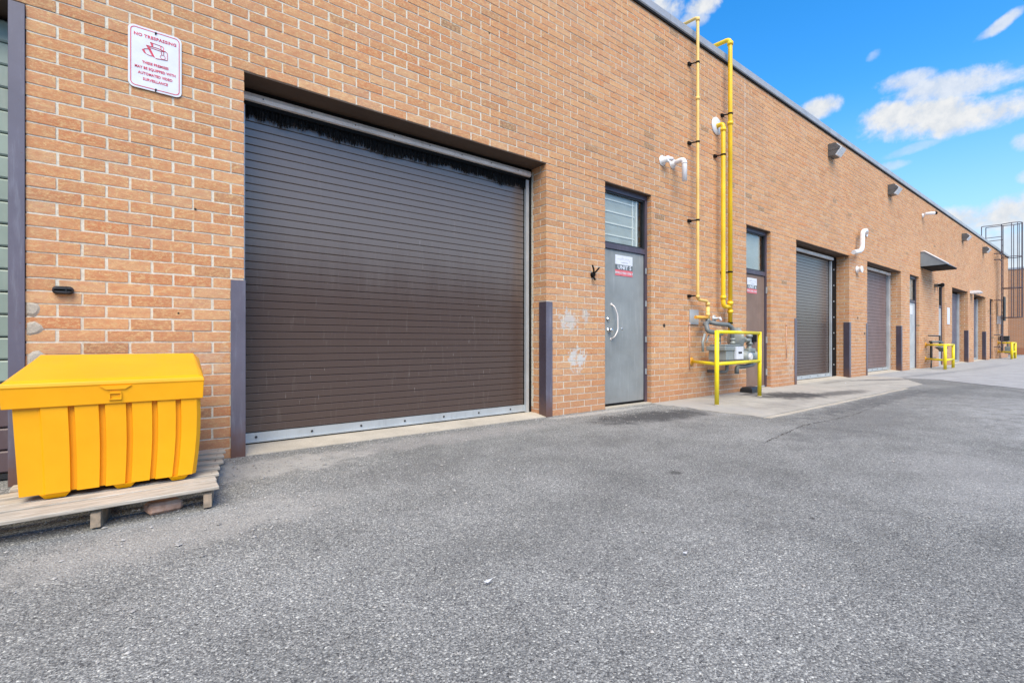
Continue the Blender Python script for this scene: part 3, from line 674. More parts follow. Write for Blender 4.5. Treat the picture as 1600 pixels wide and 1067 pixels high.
MB().box(8.72, 8.90, .05, .094, .86, 1.0, 0, .006).build('lock_box', 'black', d2)
MB().lathe((8.50, .096, 1.06), (0, -1, 0), [(0, .028), (.02, .026), (.025, .01)], 14).build('deadbolt', 'chrome', d2)
q = MB()
for z in (1.83, .9, .3): q.box(9.282, 9.298, .045, .068, z-.06, z+.06)
q.build('hinge', 'galv', d2)
d3 = entry(18.59, 19.64, 'door_pale', 'pale grey entry door with a white notice left of the awning', pale=True)
MB().box(18.9, 19.3, .088, .094, 1.72, 2.0).build('notice', 'white', d3)
MB().lathe((18.75, .096, 1.05), (0, -1, 0), [(0, .03), (.05, .026), (.06, .01)], 12).build('doorknob', 'chrome', d3)
d4 = entry(22.23, 23.09, 'door_pale', 'pale grey entry door behind the second yellow rail', pale=True)
d5 = entry(32.24, 33.22, 'frame', 'narrow dark entry door beside the ladder')

# ------------------------------------------------------------------ far wing of the building, across the end of the lot
fb = thing('brick_wing', 'far orange brick wing closing the end of the lot behind the ladder', 'building', (46, 5, 0))
MB().box(46, 56, -1.6, 24, -.15, 5.66).build('wall', 'farbrick', fb)
MB().box(45.96, 56.04, -1.64, 24.04, 5.662, 5.78).build('flashing', 'flash', fb)
MB().box(46.2, 55.8, -1.4, 23.8, 5.79, 5.80).build('roof', 'roof', fb)

# ------------------------------------------------------------------ corner guards
def corner_guard(x, side, label, h=1.33, mat='guard'):
    """steel angle on the pier corner at x; side +1: the pier lies to the right of the opening edge"""
    t_ = thing('corner_guard', label, 'corner guard', (x, 0, 0), 'steel guards on the pier corners')
    wd = .09
    a, b_ = (x-.008, x+wd) if side > 0 else (x-wd, x+.008)
    MB().box(a, b_, -.012, -.003, .0, h, 0, .0015).build('front_flange', mat, t_)
    xa, xb = (x-.0078, x-.001) if side > 0 else (x+.001, x+.0078)
    MB().box(xa, xb, -.0028, .115, .0, h).build('side_flange', 'guard_shade' if side > 0 else mat, t_)  # left-facing flange is painted darker to carry its shade
    return t_
corner_guard(.63, -1, 'slate violet steel corner guard between the yellow bin and large shutter')
corner_guard(3.70, 1, 'slate violet steel corner guard between the large shutter and grey UNIT 5 door')
corner_guard(10.45, -1, 'thin steel corner guard at the left edge of the glossy brown shutter')
corner_guard(13.43, 1, 'dark steel corner guard right of the glossy brown shutter')
corner_guard(14.71, -1, 'thin steel corner guard at the left edge of the mauve shutter')
corner_guard(17.68, 1, 'dark steel corner guard right of the mauve shutter')
corner_guard(27.18, 1, 'dark steel corner guard right of the shutter past the second yellow rail')
corner_guard(31.17, 1, 'farthest dark steel corner guard, nearest the caged ladder')

# ------------------------------------------------------------------ no trespassing sign
sg = thing('warning_sign', 'white sign with red print reading NO TRESPASSING on the brick pier', 'sign', (.09, -.01, 2.8))
def rrect(x0, x1, z0, z1, r, n_=6):
    out = []
    for cx_, cz, a0 in ((x1-r, z1-r, 0), (x0+r, z1-r, 90), (x0+r, z0+r, 180), (x1-r, z0+r, 270)):
        out += [(cx_+r*math.cos(R(a0+90*i/n_)), cz+r*math.sin(R(a0+90*i/n_))) for i in range(n_+1)]
    return out
SX0, SX1, SZ0, SZ1 = -.058, .238, 2.585, 3.005
o_ = rrect(SX0, SX1, SZ0, SZ1, .035); MB().loft([[(x, -.006, z) for x, z in o_], [(x, -.009, z) for x, z in o_]]).build('plate', 'white', sg)
bd = MB(); a_ = rrect(SX0+.012, SX1-.012, SZ0+.012, SZ1-.012, .027); c_ = rrect(SX0+.0165, SX1-.0165, SZ0+.0165, SZ1-.0165, .023); n_ = len(a_)
bd.add([(x, -.0105, z) for x, z in a_] + [(x, -.0105, z) for x, z in c_], [(i, (i+1) % n_, n_+(i+1) % n_, n_+i) for i in range(n_)]); bd.build('border', 'red', sg)
CXs = (SX0+SX1)/2
lt = MB(); text_mb(lt, 'NO TRESPASSING', .0285, CXs, 2.945, -.0105, 1.06, 1.0, .0007)
for s_, z in (('THESE PREMISES', 2.765), ('MAY BE EQUIPPED WITH', 2.728), ('AUTOMATED VIDEO', 2.690), ('SURVEILLANCE', 2.652)): text_mb(lt, s_, .0245, CXs, z, -.0105, 1.02, .82, .0006)
lt.build('lettering', 'red', sg)
pc = MB()
def fl(pts): pc.add([(CXs+x, -.0107, 2.86+z) for x, z in pts], [tuple(range(len(pts)))])
def ln(pts, r_=.0018): pc.tube([(CXs+x, -.0107, 2.86+z) for x, z in pts], r_, 4)
fl([(-.052, .026), (-.032, .020), (-.002, -.044), (-.018, -.038)]); fl([(-.075, -.010), (-.062, -.002), (-.055, -.024), (-.048, -.034), (-.062, -.030)]); fl([(-.030, .054), (-.012, .046), (-.014, .028), (-.022, .028)])
ln([(-.052, .026), (.01, .028), (.056, .02), (.066, .012), (.066, -.038), (0, -.046)]); ln([(-.032, .018), (.03, .014), (.056, .02)]); ln([(-.030, .054), (.028, .050), (.04, .046)]); ln([(.028, .05), (.034, -.01)]); ln([(.044, .046), (.046, -.008)])
ln([(-.062, -.002), (-.04, .006), (-.028, .004)]); ln([(-.048, -.034), (-.03, -.038), (-.018, -.036)])
pc.tube([(CXs+.040+.014*math.cos(a), -.0107, 2.836+.014*math.sin(a)) for a in [i*math.pi/8 for i in range(17)]], .0012, 4)
pc.build('camera_picture', 'red', sg)
for z in (2.988, 2.600): MB().lathe((CXs+.002, -.009, z), (0, -1, 0), [(0, .007), (.005, .006), (.007, .002)], 8).box(CXs-.004, CXs+.004, -.0105, -.0091, z-.014, z+.004).build('fixing_screw', 'blackm', sg)

# small wall fittings
q = MB(); q.loft([[(x, y, z) for x, z in rrect(-.425+i_, -.325-i_, 1.165+i_, 1.215-i_, .022, 4)] for y, i_ in ((.0, 0), (-.03, 0), (-.042, .008))]); q.box(-.362, -.357, -.046, -.01, 1.168, 1.213)
tag(q.build('doorbell', 'blackm'), 'small black oval fixture on the pier left of the shutter', 'wall fixture')
q = MB(); q.lathe((4.47, 0, 1.70), (0, -1, 0), [(-.002, .035), (.02, .032), (.05, .012)], 10); q.tube([(4.47, -.03, 1.71), (4.445, -.05, 1.76), (4.41, -.06, 1.81)], .011, 6); q.tube([(4.47, -.03, 1.71), (4.50, -.05, 1.75), (4.54, -.055, 1.79)], .010, 6)
q.tube([(4.47, -.02, 1.70), (4.46, -.04, 1.66), (4.475, -.05, 1.63)], .012, 6)
tag(q.build('cable_stub', 'black'), 'black V shaped cable stub sticking out left of the grey door', 'cable stub')
# white vents
t_ = thing('vent_pipe', 'white plastic vent pipe turned down above the grey door, beside its round cap', 'vent pipe', (6.2, 0, 3.45), 'white vent pipes on the wall')
q = MB(); q.tube([(6.18, .0, 3.47), (6.18, -.20, 3.49), (6.18, -.20, 3.17)], .036, 16, .07); q.build('pipe', 'pvc', t_)
MB().lathe((6.18, -.003, 3.475), (0, -1, 0), [(0, .075), (.008, .073), (.012, .045), (.05, .042)], 20).build('collar', 'pvc', t_)
MB().lathe((6.18, -.20, 3.42), (0, 0, 1), [(0, .041), (.012, .041)], 16).build('coupling', 'pvc', t_)
t_ = thing('wall_vent', 'round white plastic vent cap left of the turned-down vent pipe', 'vent', (5.93, 0, 3.46), 'white vent pipes on the wall')
MB().lathe((5.93, -.003, 3.46), (0, -1, 0), [(0, .075), (.008, .073), (.012, .045), (.11, .042)], 20).build('collar', 'pvc', t_)
MB().tube([(5.93, -.09, 3.46), (5.99, -.12, 3.47), (6.02, -.10, 3.47)], .026, 12, .03).build('elbow', 'pvc', t_)
t_ = thing('vent_pipe', 'white S shaped vent pipe high between the glossy and mauve shutters', 'vent pipe', (14.4, 0, 3.3), 'white vent pipes on the wall')
MB().tube([(14.62, .0, 3.63), (14.12, -.14, 3.60), (13.88, -.14, 3.54), (13.84, -.14, 3.12), (13.70, -.14, 3.04), (13.28, -.14, 2.97)], .052, 14, .1).build('pipe', 'pvc', t_)
MB().lathe((14.62, -.003, 3.62), (0, -1, 0), [(0, .09), (.02, .085)], 16).build('collar', 'pvc', t_)
t_ = thing('wall_vent', 'round white vent cap under the S shaped vent pipe', 'vent', (13.92, 0, 2.63), 'white vent pipes on the wall')
MB().lathe((13.92, -.003, 2.63), (0, -1, 0), [(0, .09), (.02, .09), (.03, .065), (.09, .065), (.095, .08), (.12, .08)], 18).build('collar', 'pvc', t_)
# wall lamps
def wall_lamp(x, z, label, s_=.88):
    t_ = thing('wall_lamp', label, 'wall lamp', (x, 0, z), 'box lamps high on the wall')
    w_ = .17*s_; A = [(-.0, .15), (-.16, .15), (-.27, .02), (-.14, -.16), (-.0, -.16)]
    MB().loft([[(x+sx_, y*s_-.002, z+zz*s_) for y, zz in A] for sx_ in (-w_, w_)]).build('housing', 'bronze', t_)
    B = [(-.166, .135), (-.272, .012), (-.150, -.150), (-.185, -.155), (-.305, .01), (-.20, .125)]
    MB().loft([[(x+sx_, y*s_, z+zz*s_) for y, zz in B] for sx_ in (-w_*.86, w_*1.0)]).build('lens', 'lens', t_)
    MB().box(x-w_*1.03, x-w_*.86, -.26*s_, -.003, z-.02, z+.02).build('side_latch', 'bronze', t_)
wall_lamp(12.25, 5.12, 'nearest of the four box lamps, largest, above the glossy shutter')
wall_lamp(16.55, 5.08, 'second of the four box lamps, above the mauve shutter')
wall_lamp(26.1, 5.04, 'third of the four box lamps, beyond the white wall camera')
wall_lamp(30.5, 5.04, 'farthest of the four box lamps, nearest the caged ladder')
t_ = thing('security_camera', 'small white bullet security camera under the roof edge above the awning', 'security camera', (20.0, 0, 4.97))
MB().lathe((20.0, -.003, 4.93), (0, -1, 0), [(0, .07), (.04, .06), (.05, .02)], 14).build('mount', 'pvc', t_)
MB().tube([(20.0, -.05, 4.93), (20.02, -.09, 4.97)], .02, 8).build('arm', 'pvc', t_)
MB().lathe((19.95, -.08, 4.97), (.65, -.75, .03), [(0, .045), (.25, .05), (.27, .05)], 14).build('body', 'pvc', t_)
MB().lathe((20.128, -.285, 4.978), (.65, -.75, .03), [(0, .048), (.06, .048), (.062, .03)], 14).build('lens_hood', 'black', t_)
# awning
t_ = thing('awning', 'blue grey metal shed awning projecting from the wall between two pale doors', 'awning', (20.6, 0, 3.3))
ax0, ax1, ay = 19.8, 21.2, -.66
MB().loft([[(x, y, z) for y, z in [(-.002, 3.27), (ay, 3.27), (-.10, 3.73), (-.002, 3.73)]] for x in (ax0, ax1)]).build('hood', 'awn', t_)
q = MB(); q.tube([(ax0-.012, -.0, 3.745), (ax0-.012, -.11, 3.745), (ax0-.012, ay-.02, 3.285)], .016, 6); q.build('edge_trim', 'pvc', t_)
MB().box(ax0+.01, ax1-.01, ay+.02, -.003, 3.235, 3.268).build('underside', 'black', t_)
# floodlight by the second pale door, notice, white lamp
t_ = thing('floodlight', 'small dark floodlight beside the top of the farther pale door', 'floodlight', (21.6, 0, 2.79))
MB().box(21.55, 21.75, -.10, -.002, 2.74, 2.84).build('box', 'bronze', t_); MB().lathe((21.6, -.1, 2.80), (-.5, -.8, -.1), [(0, .04), (.16, .07), (.165, .05)], 12).build('head', 'black', t_)
MB().lathe((21.95, -.02, 2.84), (.4, -.8, -.1), [(0, .05), (.16, .07), (.165, .05)], 12).build('second_head', 'pvc', t_)
tag(MB().box(23.45, 23.85, -.012, -.002, 1.50, 2.12, 0, .003).build('notice_board', 'white'), 'plain white notice on the pier between farther pale door and shutter', 'sign')
t_ = thing('wall_light', 'slim white light sticking out between the two farthest shutters', 'wall light', (27.8, 0, 2.95))
MB().loft([[(x, y, z) for y, z in [(-.002, 2.89), (-.30, 2.89), (-.34, 2.93), (-.26, 3.0), (-.002, 3.0)]] for x in (27.55, 28.05)]).build('housing', 'pvc', t_); MB().box(27.6, 28.0, -.28, -.04, 2.87, 2.889).build('lens', 'lens', t_)
# thin conduit scars on the brick
for (x, a, b_, nm) in ((6.62, .45, 1.12, 'short rusty conduit on the wall left of the gas meters'), (9.98, .55, 1.18, 'short rusty conduit left of the glossy brown shutter')):
    tag(MB().cyl((x, -.008, a), (x, -.008, b_), .009, 8).lathe((x, -.008, b_), (0, 0, 1), [(0, .016), (.03, .016)], 8).build('conduit', 'oldbrick'), nm, 'conduit')

# ------------------------------------------------------------------ gas pipes
def clamp(t_, x, y, z, r_):
    q = MB(); q.lathe((x, y, z-.012), (0, 0, 1), [(0, r_+.006), (.024, r_+.006)], 14); q.tube([(x-.01, y+.01, z), (x-.05, -.02, z+.0)], .010, 6); q.box(x-.09, x-.02, -.03, -.001, z-.02, z+.02); q.build('clamp', 'black', t_)
def collar(t_, p_, ax, r_, mat): MB().lathe(p_, ax, [(0, r_*1.28), (.05, r_*1.28)], 14).build('coupling', mat, t_)
PY = -.12
t_ = thing('gas_pipe', 'thin pale yellow gas pipe climbing the wall to the roof', 'gas pipe', (6.66, 0, 1.3), 'yellow gas pipes')
MB().tube([(6.66, .55, 5.80), (6.66, PY, 5.76), (6.66, PY, 1.50), (6.94, PY, 1.49), (6.94, PY, 1.22)], .023, 14, .055).build('pipe', 'yellow_pale', t_)
for z in (5.08, 3.88, 2.70, 1.56): clamp(t_, 6.66, PY, z, .023)
for z in (4.51, 5.70, 1.52): collar(t_, (6.66, PY, z), (0, 0, 1), .023, 'yellow_pale')
for z in (1.42, 1.26): collar(t_, (6.94, PY, z), (0, 0, 1), .025, 'yellow_pale')
MB().cyl((6.94, PY, 1.22), (6.94, PY, 1.40), .031, 14).build('riser', 'yellow_pale', t_)
t_ = thing('gas_pipe', 'short thick yellow gas pipe that enters the wall through a white round plate', 'gas pipe', (7.40, 0, 1.4), 'yellow gas pipes')
MB().tube([(7.40, -.0, 4.36), (7.40, PY, 4.36), (7.40, PY, 1.43), (7.585, PY, 1.43)], .035, 16, .075).build('pipe', 'yellow_pipe', t_)
MB().lathe((7.40, -.003, 4.36), (0, -1, 0), [(0, .145), (.012, .14), (.016, .05)], 26).build('wall_plate', 'white', t_)
clamp(t_, 7.40, PY, 3.86, .035)
for z in (4.24, 1.55): collar(t_, (7.40, PY, z), (0, 0, 1), .035, 'yellow_pipe')
t_ = thing('gas_pipe', 'tall thick yellow gas pipe rising to the roof beside the white round plate', 'gas pipe', (7.62, 0, .9), 'yellow gas pipes')
MB().tube([(7.62, .6, 5.85), (7.62, PY, 5.80), (7.62, PY, .78)], .035, 16, .075).build('pipe', 'yellow_pipe', t_)
for z in (4.58, 2.0, 1.17): clamp(t_, 7.62, PY, z, .035)
for z in (4.40, 5.70, 1.47, 1.33): collar(t_, (7.62, PY, z), (0, 0, 1), .036, 'yellow_pipe')

def bcyl(mb_, a, b_, r_, seg=14): mb_.tube([a, b_], r_, seg)
# gas meters, near set
t_ = thing('gas_meter_set', 'grey gas meters with round regulator behind the yellow guard rail', 'gas meter', (7.2, -.2, .5))
q = MB(); q.tube([(6.94, PY, 1.22), (6.94, PY, 1.16), (6.78, -.16, 1.13), (6.66, -.26, 1.12), (6.62, -.30, 1.02), (6.80, -.34, 1.00)], .034, 12, .05); q.build('inlet_pipe', 'meterpipe', t_)
MB().tube([(6.94, -.14, 1.17), (7.0, -.24, 1.14), (7.22, -.30, 1.13), (7.30, -.32, 1.08), (7.30, -.32, .86)], .033, 12, .06).build('manifold_pipe', 'meterpipe', t_)
MB().tube([(6.80, -.34, 1.0), (6.86, -.34, .99), (6.86, -.34, .83)], .033, 12, .03).build('drop_pipe', 'meterpipe', t_)
q = MB()
for xx in (6.86, 7.30):
    q.lathe((xx, -.33, .83), (0, 0, 1), [(0, .045), (.03, .045), (.032, .036), (.06, .036), (.062, .044), (.09, .044)], 8)
q.build('union_nut', 'meter', t_)
MB().lathe((6.86, -.34, 1.0), (0, -1, 0), [(-.05, .045), (.06, .045), (.062, .02), (.075, .02)], 10).build('plug_valve', 'meter', t_)
q = MB(); q.tube([(6.58, -.28, .98), (6.52, -.28, .86), (6.53, -.28, .72)], .018, 8); q.tube([(6.70, -.28, .97), (6.62, -.28, .85)], .010, 6); q.build('vent_spout', 'meter', t_)
q = MB(); q.loft([[(x, y, z) for x, y in rr_] for z, rr_ in ((.57, [(6.86, -.44), (7.28, -.44), (7.28, -.22), (6.86, -.22)]), (.60, [(6.83, -.47), (7.31, -.47), (7.31, -.20), (6.83, -.20)]), (.73, [(6.83, -.47), (7.31, -.47), (7.31, -.20), (6.83, -.20)]))])
q.build('meter_body', 'meter', t_)
q = MB(); q.box(6.78, 7.36, -.49, -.18, .732, .80, 0, .012); q.box(6.84, 7.30, -.46, -.20, .801, .825, 0, .008); q.build('meter_head', 'meter', t_)
MB().box(7.06, 7.27, -.515, -.472, .60, .79, 0, .006).build('index_box', 'white', t_); MB().box(7.11, 7.21, -.519, -.516, .69, .715).build('index_window', 'black', t_)
q = MB(); q.lathe((7.40, -.32, .90), (.9, -.42, 0), [(-.09, .03), (-.07, .11), (-.03, .165), (-.006, .19), (.014, .19), (.035, .165), (.07, .11), (.09, .05), (.17, .045), (.175, .02)], 30); q.build('regulator', 'meter', t_)
q = MB()
for k in range(10):
    a = k*math.pi/5; q.lathe((7.38 + .0, -.30 + .0, .90 + 0), (.9, -.42, 0), [(0, .001), (.001, .001)], 4) if False else None
    N_ = Vector((.42, .9, 0)).normalized(); c_ = Vector((7.40, -.32, .90)) + N_*math.cos(a)*.180 + Vector((0, 0, 1))*math.sin(a)*.180; A_ = Vector((.9, -.42, 0)).normalized()
    q.tube([c_-A_*.014, c_+A_*.022], .009, 6)
q.build('regulator_bolts', 'blackm', t_)
MB().tube([(7.52, -.36, .89), (7.74, -.36, .89), (7.80, -.34, .89)], .030, 12).build('regulator_outlet', 'meter', t_)
q = MB(); q.lathe((7.80, -.34, .74), (0, 0, 1), [(0, .045), (.03, .045), (.032, .034), (.08, .034), (.082, .05), (.11, .05), (.112, .034), (.20, .034), (.202, .052), (.235, .052), (.24, .03), (.27, .03)], 12); q.build('stand_pipe', 'meter', t_)
q = MB(); q.lathe((7.45, -.36, .63), (1, 0, 0), [(0, .045), (.04, .05), (.045, .085), (.11, .10), (.20, .105), (.30, .10), (.36, .085), (.37, .11), (.40, .11), (.41, .07), (.44, .05)], 20); q.box(7.6, 7.82, -.44, -.28, .70, .76, 0, .01); q.build('second_meter', 'meter', t_)
MB().lathe((7.60, -.46, .63), (0, -1, 0), [(-.03, .06), (.01, .058), (.02, .04)], 14).build('dial', 'white', t_)
MB().tube([(7.62, PY, .78), (7.62, PY, .60), (7.46, -.26, .56), (7.42, -.33, .62)], .033, 12, .06).build('yellow_tail', 'orange_pipe', t_)
MB().tube([(7.92, -.36, .60), (7.92, -.36, .50), (7.70, -.33, .47), (7.48, -.30, .47), (7.48, -.30, .36)], .034, 12, .06).build('outlet_pipe', 'meterpipe', t_)
MB().tube([(7.12, -.02, .40), (7.12, -.20, .40), (7.18, -.30, .40), (7.18, -.30, .56)], .026, 10, .05).build('support_bracket', 'meterpipe', t_)
MB().tube([(6.60, PY, 1.235), (6.94, PY, 1.235)], .026, 12).build('branch_pipe', 'orange_pipe', t_)
tag(MB().box(6.62, 6.86, -.016, -.002, 1.13, 1.36, 0, .003).build('backing_plate', 'galv'), 'square galvanised plate on the wall behind the thin pipe', 'metal plate')
t_ = thing('outdoor_tap', 'small silver tap on a wall plate between the gas pipes', 'tap', (7.33, 0, 1.24)); MB().lathe((7.33, -.003, 1.24), (0, -1, 0), [(0, .06), (.006, .058), (.01, .02), (.07, .02)], 14).build('plate', 'galv', t_); MB().tube([(7.33, -.07, 1.24), (7.34, -.10, 1.24), (7.35, -.11, 1.20)], .022, 10).build('spout', 'white', t_)

# guard rails
def rail(p1, p2, wp, zt, zm, r_, label, both=False, name='guard_rail', attach=None):
    t_ = thing(name, label, 'guard rail', (p1[0], p1[1], 0), 'yellow guard rails round the meters')
    for p_ in (p1, p2):
        MB().cyl((p_[0], p_[1], -.02), (p_[0], p_[1], zt+.02), r_*1.12, 16).build('post', 'yellow_rail', t_)
    for z in (zt, zm): MB().cyl((p1[0], p1[1], z), (p2[0], p2[1], z), r_*.9, 14).build('rail', 'yellow_rail', t_)
    for z in ((zt, zm) if both else (zm,)):
        MB().tube([(p1[0], p1[1], z), (wp[0], -.02, z)], r_*.85, 14).build('wall_rail', 'yellow_rail', t_)
        MB().lathe((wp[0], -.001, z), (0, -1, 0), [(0, r_*2.6), (.01, r_*2.5), (.014, r_)], 14).build('wall_flange', 'orange_pipe', t_)
    for p_ in (p1, p2): MB().lathe((p_[0], p_[1], .009), (0, 0, 1), [(0, r_*1.5), (.012, r_*1.4)], 12).build('post_foot', 'sill', t_)
    return t_
rail((6.16, -.70), (7.66, -.57), (6.68, 0), 1.0, .565, .026, 'near yellow pipe guard rail in front of the grey gas meters')
rail((19.4, -.67), (20.9, -.60), (20.45, 0), .76, .30, .036, 'second yellow pipe guard rail by the farther pale door', True)
rail((33.6, -.60), (35.2, -.55), (34.6, 0), .80, .35, .045, 'farthest yellow pipe guard rail at the ladder foot', True)
# second meter set
t_ = thing('gas_meter_set', 'dark thin gas pipes and small regulator behind the second yellow rail', 'gas meter', (20.8, -.1, 0))
MB().tube([(20.75, -.3, 1.05), (20.2, -.12, 1.06)], .02, 8).build('top_pipe', 'blackm', t_)
MB().tube([(20.75, -.3, 1.05), (20.75, -.3, .55)], .03, 8).build('riser', 'blackm', t_)
MB().tube([(20.3, -.14, .86), (20.45, -.14, .86), (20.45, -.14, .45), (20.45, -.14, .30), (20.9, -.16, .30)], .035, 10, .06).build('valve_pipe', 'blackm', t_)
MB().tube([(20.5, -.14, .30), (20.42, -.14, -.02)], .02, 8).build('foot_pipe', 'blackm', t_)
MB().tube([(20.45, -.14, .86), (20.75, -.3, .86), (21.1, -.3, .84)], .035, 8).build('cross_pipe', 'meterpipe', t_)
MB().lathe((20.75, -.34, .66), (0, 0, 1), [(-.12, .05), (-.05, .09), (0, .16), (.03, .16), (.05, .08), (.12, .04)], 18).build('regulator', 'meterpipe', t_)
# far meter cluster at the ladder foot
t_ = thing('gas_meter_set', 'dark meters with a pale box crowded at the foot of the ladder', 'gas meter', (35.2, -.2, 0))
MB().box(34.9, 35.3, -.5, -.2, .25, .62, 0, .02).build('meter_body', 'meter', t_); MB().box(34.6, 34.85, -.40, -.05, .9, 1.15).build('control_box', 'blackm', t_)
MB().tube([(34.7, -.12, 2.2), (34.7, -.12, .3)], .04, 8).tube([(35.0, -.3, 1.0), (35.0, -.3, .5)], .04, 8).tube([(34.7, -.12, .9), (35.0, -.3, .9)], .04, 8).build('pipework', 'meterpipe', t_)
tag(MB().box(34.2, 34.45, -.14, -.004, 1.75, 2.15, 0, .01).build('service_box', 'lens'), 'pale service box on the wall behind the ladder', 'utility box')

# ------------------------------------------------------------------ caged roof ladder
t_ = thing('roof_ladder', 'tall dark steel caged ladder rising over the roof at the far end', 'ladder', (34.2, -.2, 0))
LX0, LX1, LY = 33.98, 34.42, -.20
for xx in (LX0, LX1): MB().box(xx-.012, xx+.012, LY-.018, LY+.018, .35, 6.72).build('side_rail', 'cagem', t_)
z = .5
while z < 5.8: MB().cyl((LX0, LY, z), (LX1, LY, z), .012, 6).build('rung', 'cagem', t_); z += .305
def hoop(z, n_=10):
    pts = [(LX0-.02, LY, z)]
    for i in range(n_+1):
        a = math.pi*i/n_; pts.append((34.2 - .36*math.cos(a), LY-.36-.34*math.sin(a), z))
    pts.append((LX1+.02, LY, z)); return pts
for z in (6.70, 5.05, 3.52, 2.06): MB().tube(hoop(z), .018, 6).build('cage_hoop', 'cagem', t_)
H0 = hoop(0)
for i in (1, 3, 5, 6, 7, 9, 11):
    x_, y_, _ = H0[i]; MB().box(x_-.02, x_+.02, y_-.012, y_+.012, 2.06, 6.70).build('cage_bar', 'cagem', t_)
MB().tube([(LX0, LY, 6.70), (LX0, .52, 6.72), (LX0, .52, 6.10), (LX0, LY, 6.10)], .018, 6, .03).build('hand_rail', 'cagem', t_)
MB().tube([(LX1, LY, 6.70), (LX1, .42, 6.72), (LX1, .42, 6.00), (LX1, LY, 6.00)], .018, 6, .03).build('hand_rail', 'cagem', t_)
for z in (5.2, 4.9, 2.9, 1.2, .6):
    MB().box(LX0-.6, LX0+.02, LY-.02, LY+.02, z-.02, z+.02).box(LX0-.6, LX0-.56, LY, -.003, z-.02, z+.02).build('standoff', 'cagem', t_)
MB().box(LX0-.01, LX1+.01, LY-.10, LY-.06, 1.9, 3.1).build('guard_plate', 'blackm', t_)

# ------------------------------------------------------------------ pallet, bin, loose brick
pl = thing('wooden_pallet', 'weathered grey wooden pallet racked out of square under the yellow bin', 'pallet', (0, -.65, 0))
def sk(y): return .16*(y+1.16)/1.0      # the pallet leans out of square
bys = [(-1.20, -1.055), (-1.035, -.94), (-.90, -.81), (-.75, -.66), (-.58, -.49), (-.42, -.33), (-.27, -.14)]
for i, (ya, yb) in enumerate(bys):
    o = MB().box(-.45, .45, -(yb-ya)/2, (yb-ya)/2, -.009, .009, 0, .003).build('deck_board', 'wood', None); o.parent = pl; o.matrix_parent_inverse = Matrix.Translation((0, .65, 0))
    ym = (ya+yb)/2; xr = .315 + sk(ym); o.location = (xr-.47+random.uniform(-.012, .012), ym, .102+random.uniform(-.003, .003)); o.scale = (1.06, 1, 1); o.rotation_euler = (random.uniform(-.012, .012), random.uniform(-.006, .006), R(random.uniform(-.7, .7)))
for xc in (.285, -.155, -.60):
    rings = []
    for y, zb, zt in ((-1.185, .010, .072), (-1.15, .002, .092), (-1.0, .002, .092), (-.95, .035, .092), (-.75, .035, .092), (-.70, .002, .092), (-.15, .002, .092)):
        x_ = xc + sk(y); rings.append([(x_-.018, y, zb), (x_+.018, y, zb), (x_+.018, y, zt), (x_-.018, y, zt)])
    MB().loft(rings).build('stringer', 'endgrain', pl)
q = MB()
for (ya, yb) in bys:
    for xc in (.285, -.155):
        for dy in (.3, .7):
            y = ya+(yb-ya)*dy; q.lathe((xc+sk(y), y, .110), (0, 0, 1), [(0, .004), (.0025, .0035)], 6)
q.build('nails', 'cagem', pl)
lb = MB().box(-.075, .075, -.045, .045, -.028, .028, 0, .014).build('loose_brick', 'oldbrick'); lb.location = (.10, -1.08, .029); lb.rotation_euler = (0, R(2), R(14)); tag(lb, 'worn peach coloured brick lying under the pallet front', 'brick')

gb = thing('grit_bin', 'bright yellow plastic grit storage bin with hinged sloping lid', 'storage bin', (-.1, -.5, .11))
# body: outline with grooved front, lofted bottom to top
def outline(z, k):
    # k 0 bottom .. 1 top
    xl = -.445 - .012*math.sin(k*math.pi)*0 - .022*k; xr = .252 + .020*k + .010*math.sin(k*math.pi); yf = -.925 - .008*k; yb = -.215 + .01*k
    gx = [.125, .275, .430, .575, .720, .860]; pts = [(xl, yf)]; wd = xr-xl; gw = .0095; dpt = .022
    for i, gq in enumerate(gx):
        c_ = xl+wd*gq
        if i == 0: pts += [(c_-.002, yf), (c_+.004, yf-.010)]
        else: pts += [(c_-gw-.003, yf-.010), (c_-gw, yf-.010+dpt), (c_+gw, yf-.010+dpt), (c_+gw+.003, yf-.010)]
    pts += [(xr-.02, yf-.010), (xr, yf+.012)]
    for gq in (.2, .4, .6, .8):
        y = yf + (yb-yf)*gq; pts += [(xr, y-gw), (xr-.015, y-gw+.003), (xr-.015, y+gw-.003), (xr, y+gw)]
    pts += [(xr, yb), (xl, yb)]
    for gq in (.8, .6, .4, .2):
        y = yf + (yb-yf)*gq; pts += [(xl, y+gw), (xl+.015, y+gw-.003), (xl+.015, y-gw+.003), (xl, y-gw)]
    return [(x, y, z) for x, y in pts]
mb_ = MB(); mb_.loft([outline(.138 + (.572-.138)*k, k) for k in (0, .03, .25, .5, .75, 1)]); body = mb_.build('body', 'bin', gb)
for (xa, xb) in ((-.375, -.265), (-.105, -.015), (.125, .215)):
    MB().loft([[(xa+i_, -.932+i_*.6, z), (xb-i_, -.932+i_*.6, z), (xb-i_, -.25, z), (xa+i_, -.25, z)] for z, i_ in ((.113, .018), (.1375, 0))]).build('foot', 'bin', gb)
lid = MB()
def ring(x0, x1, yf, yb, z0, z1): return [(x0, yf, z0), (x1, yf, z0), (x1+.035*(0 if yb < -.5 else 1), yb, z1), (x0+.0, yb, z1)]
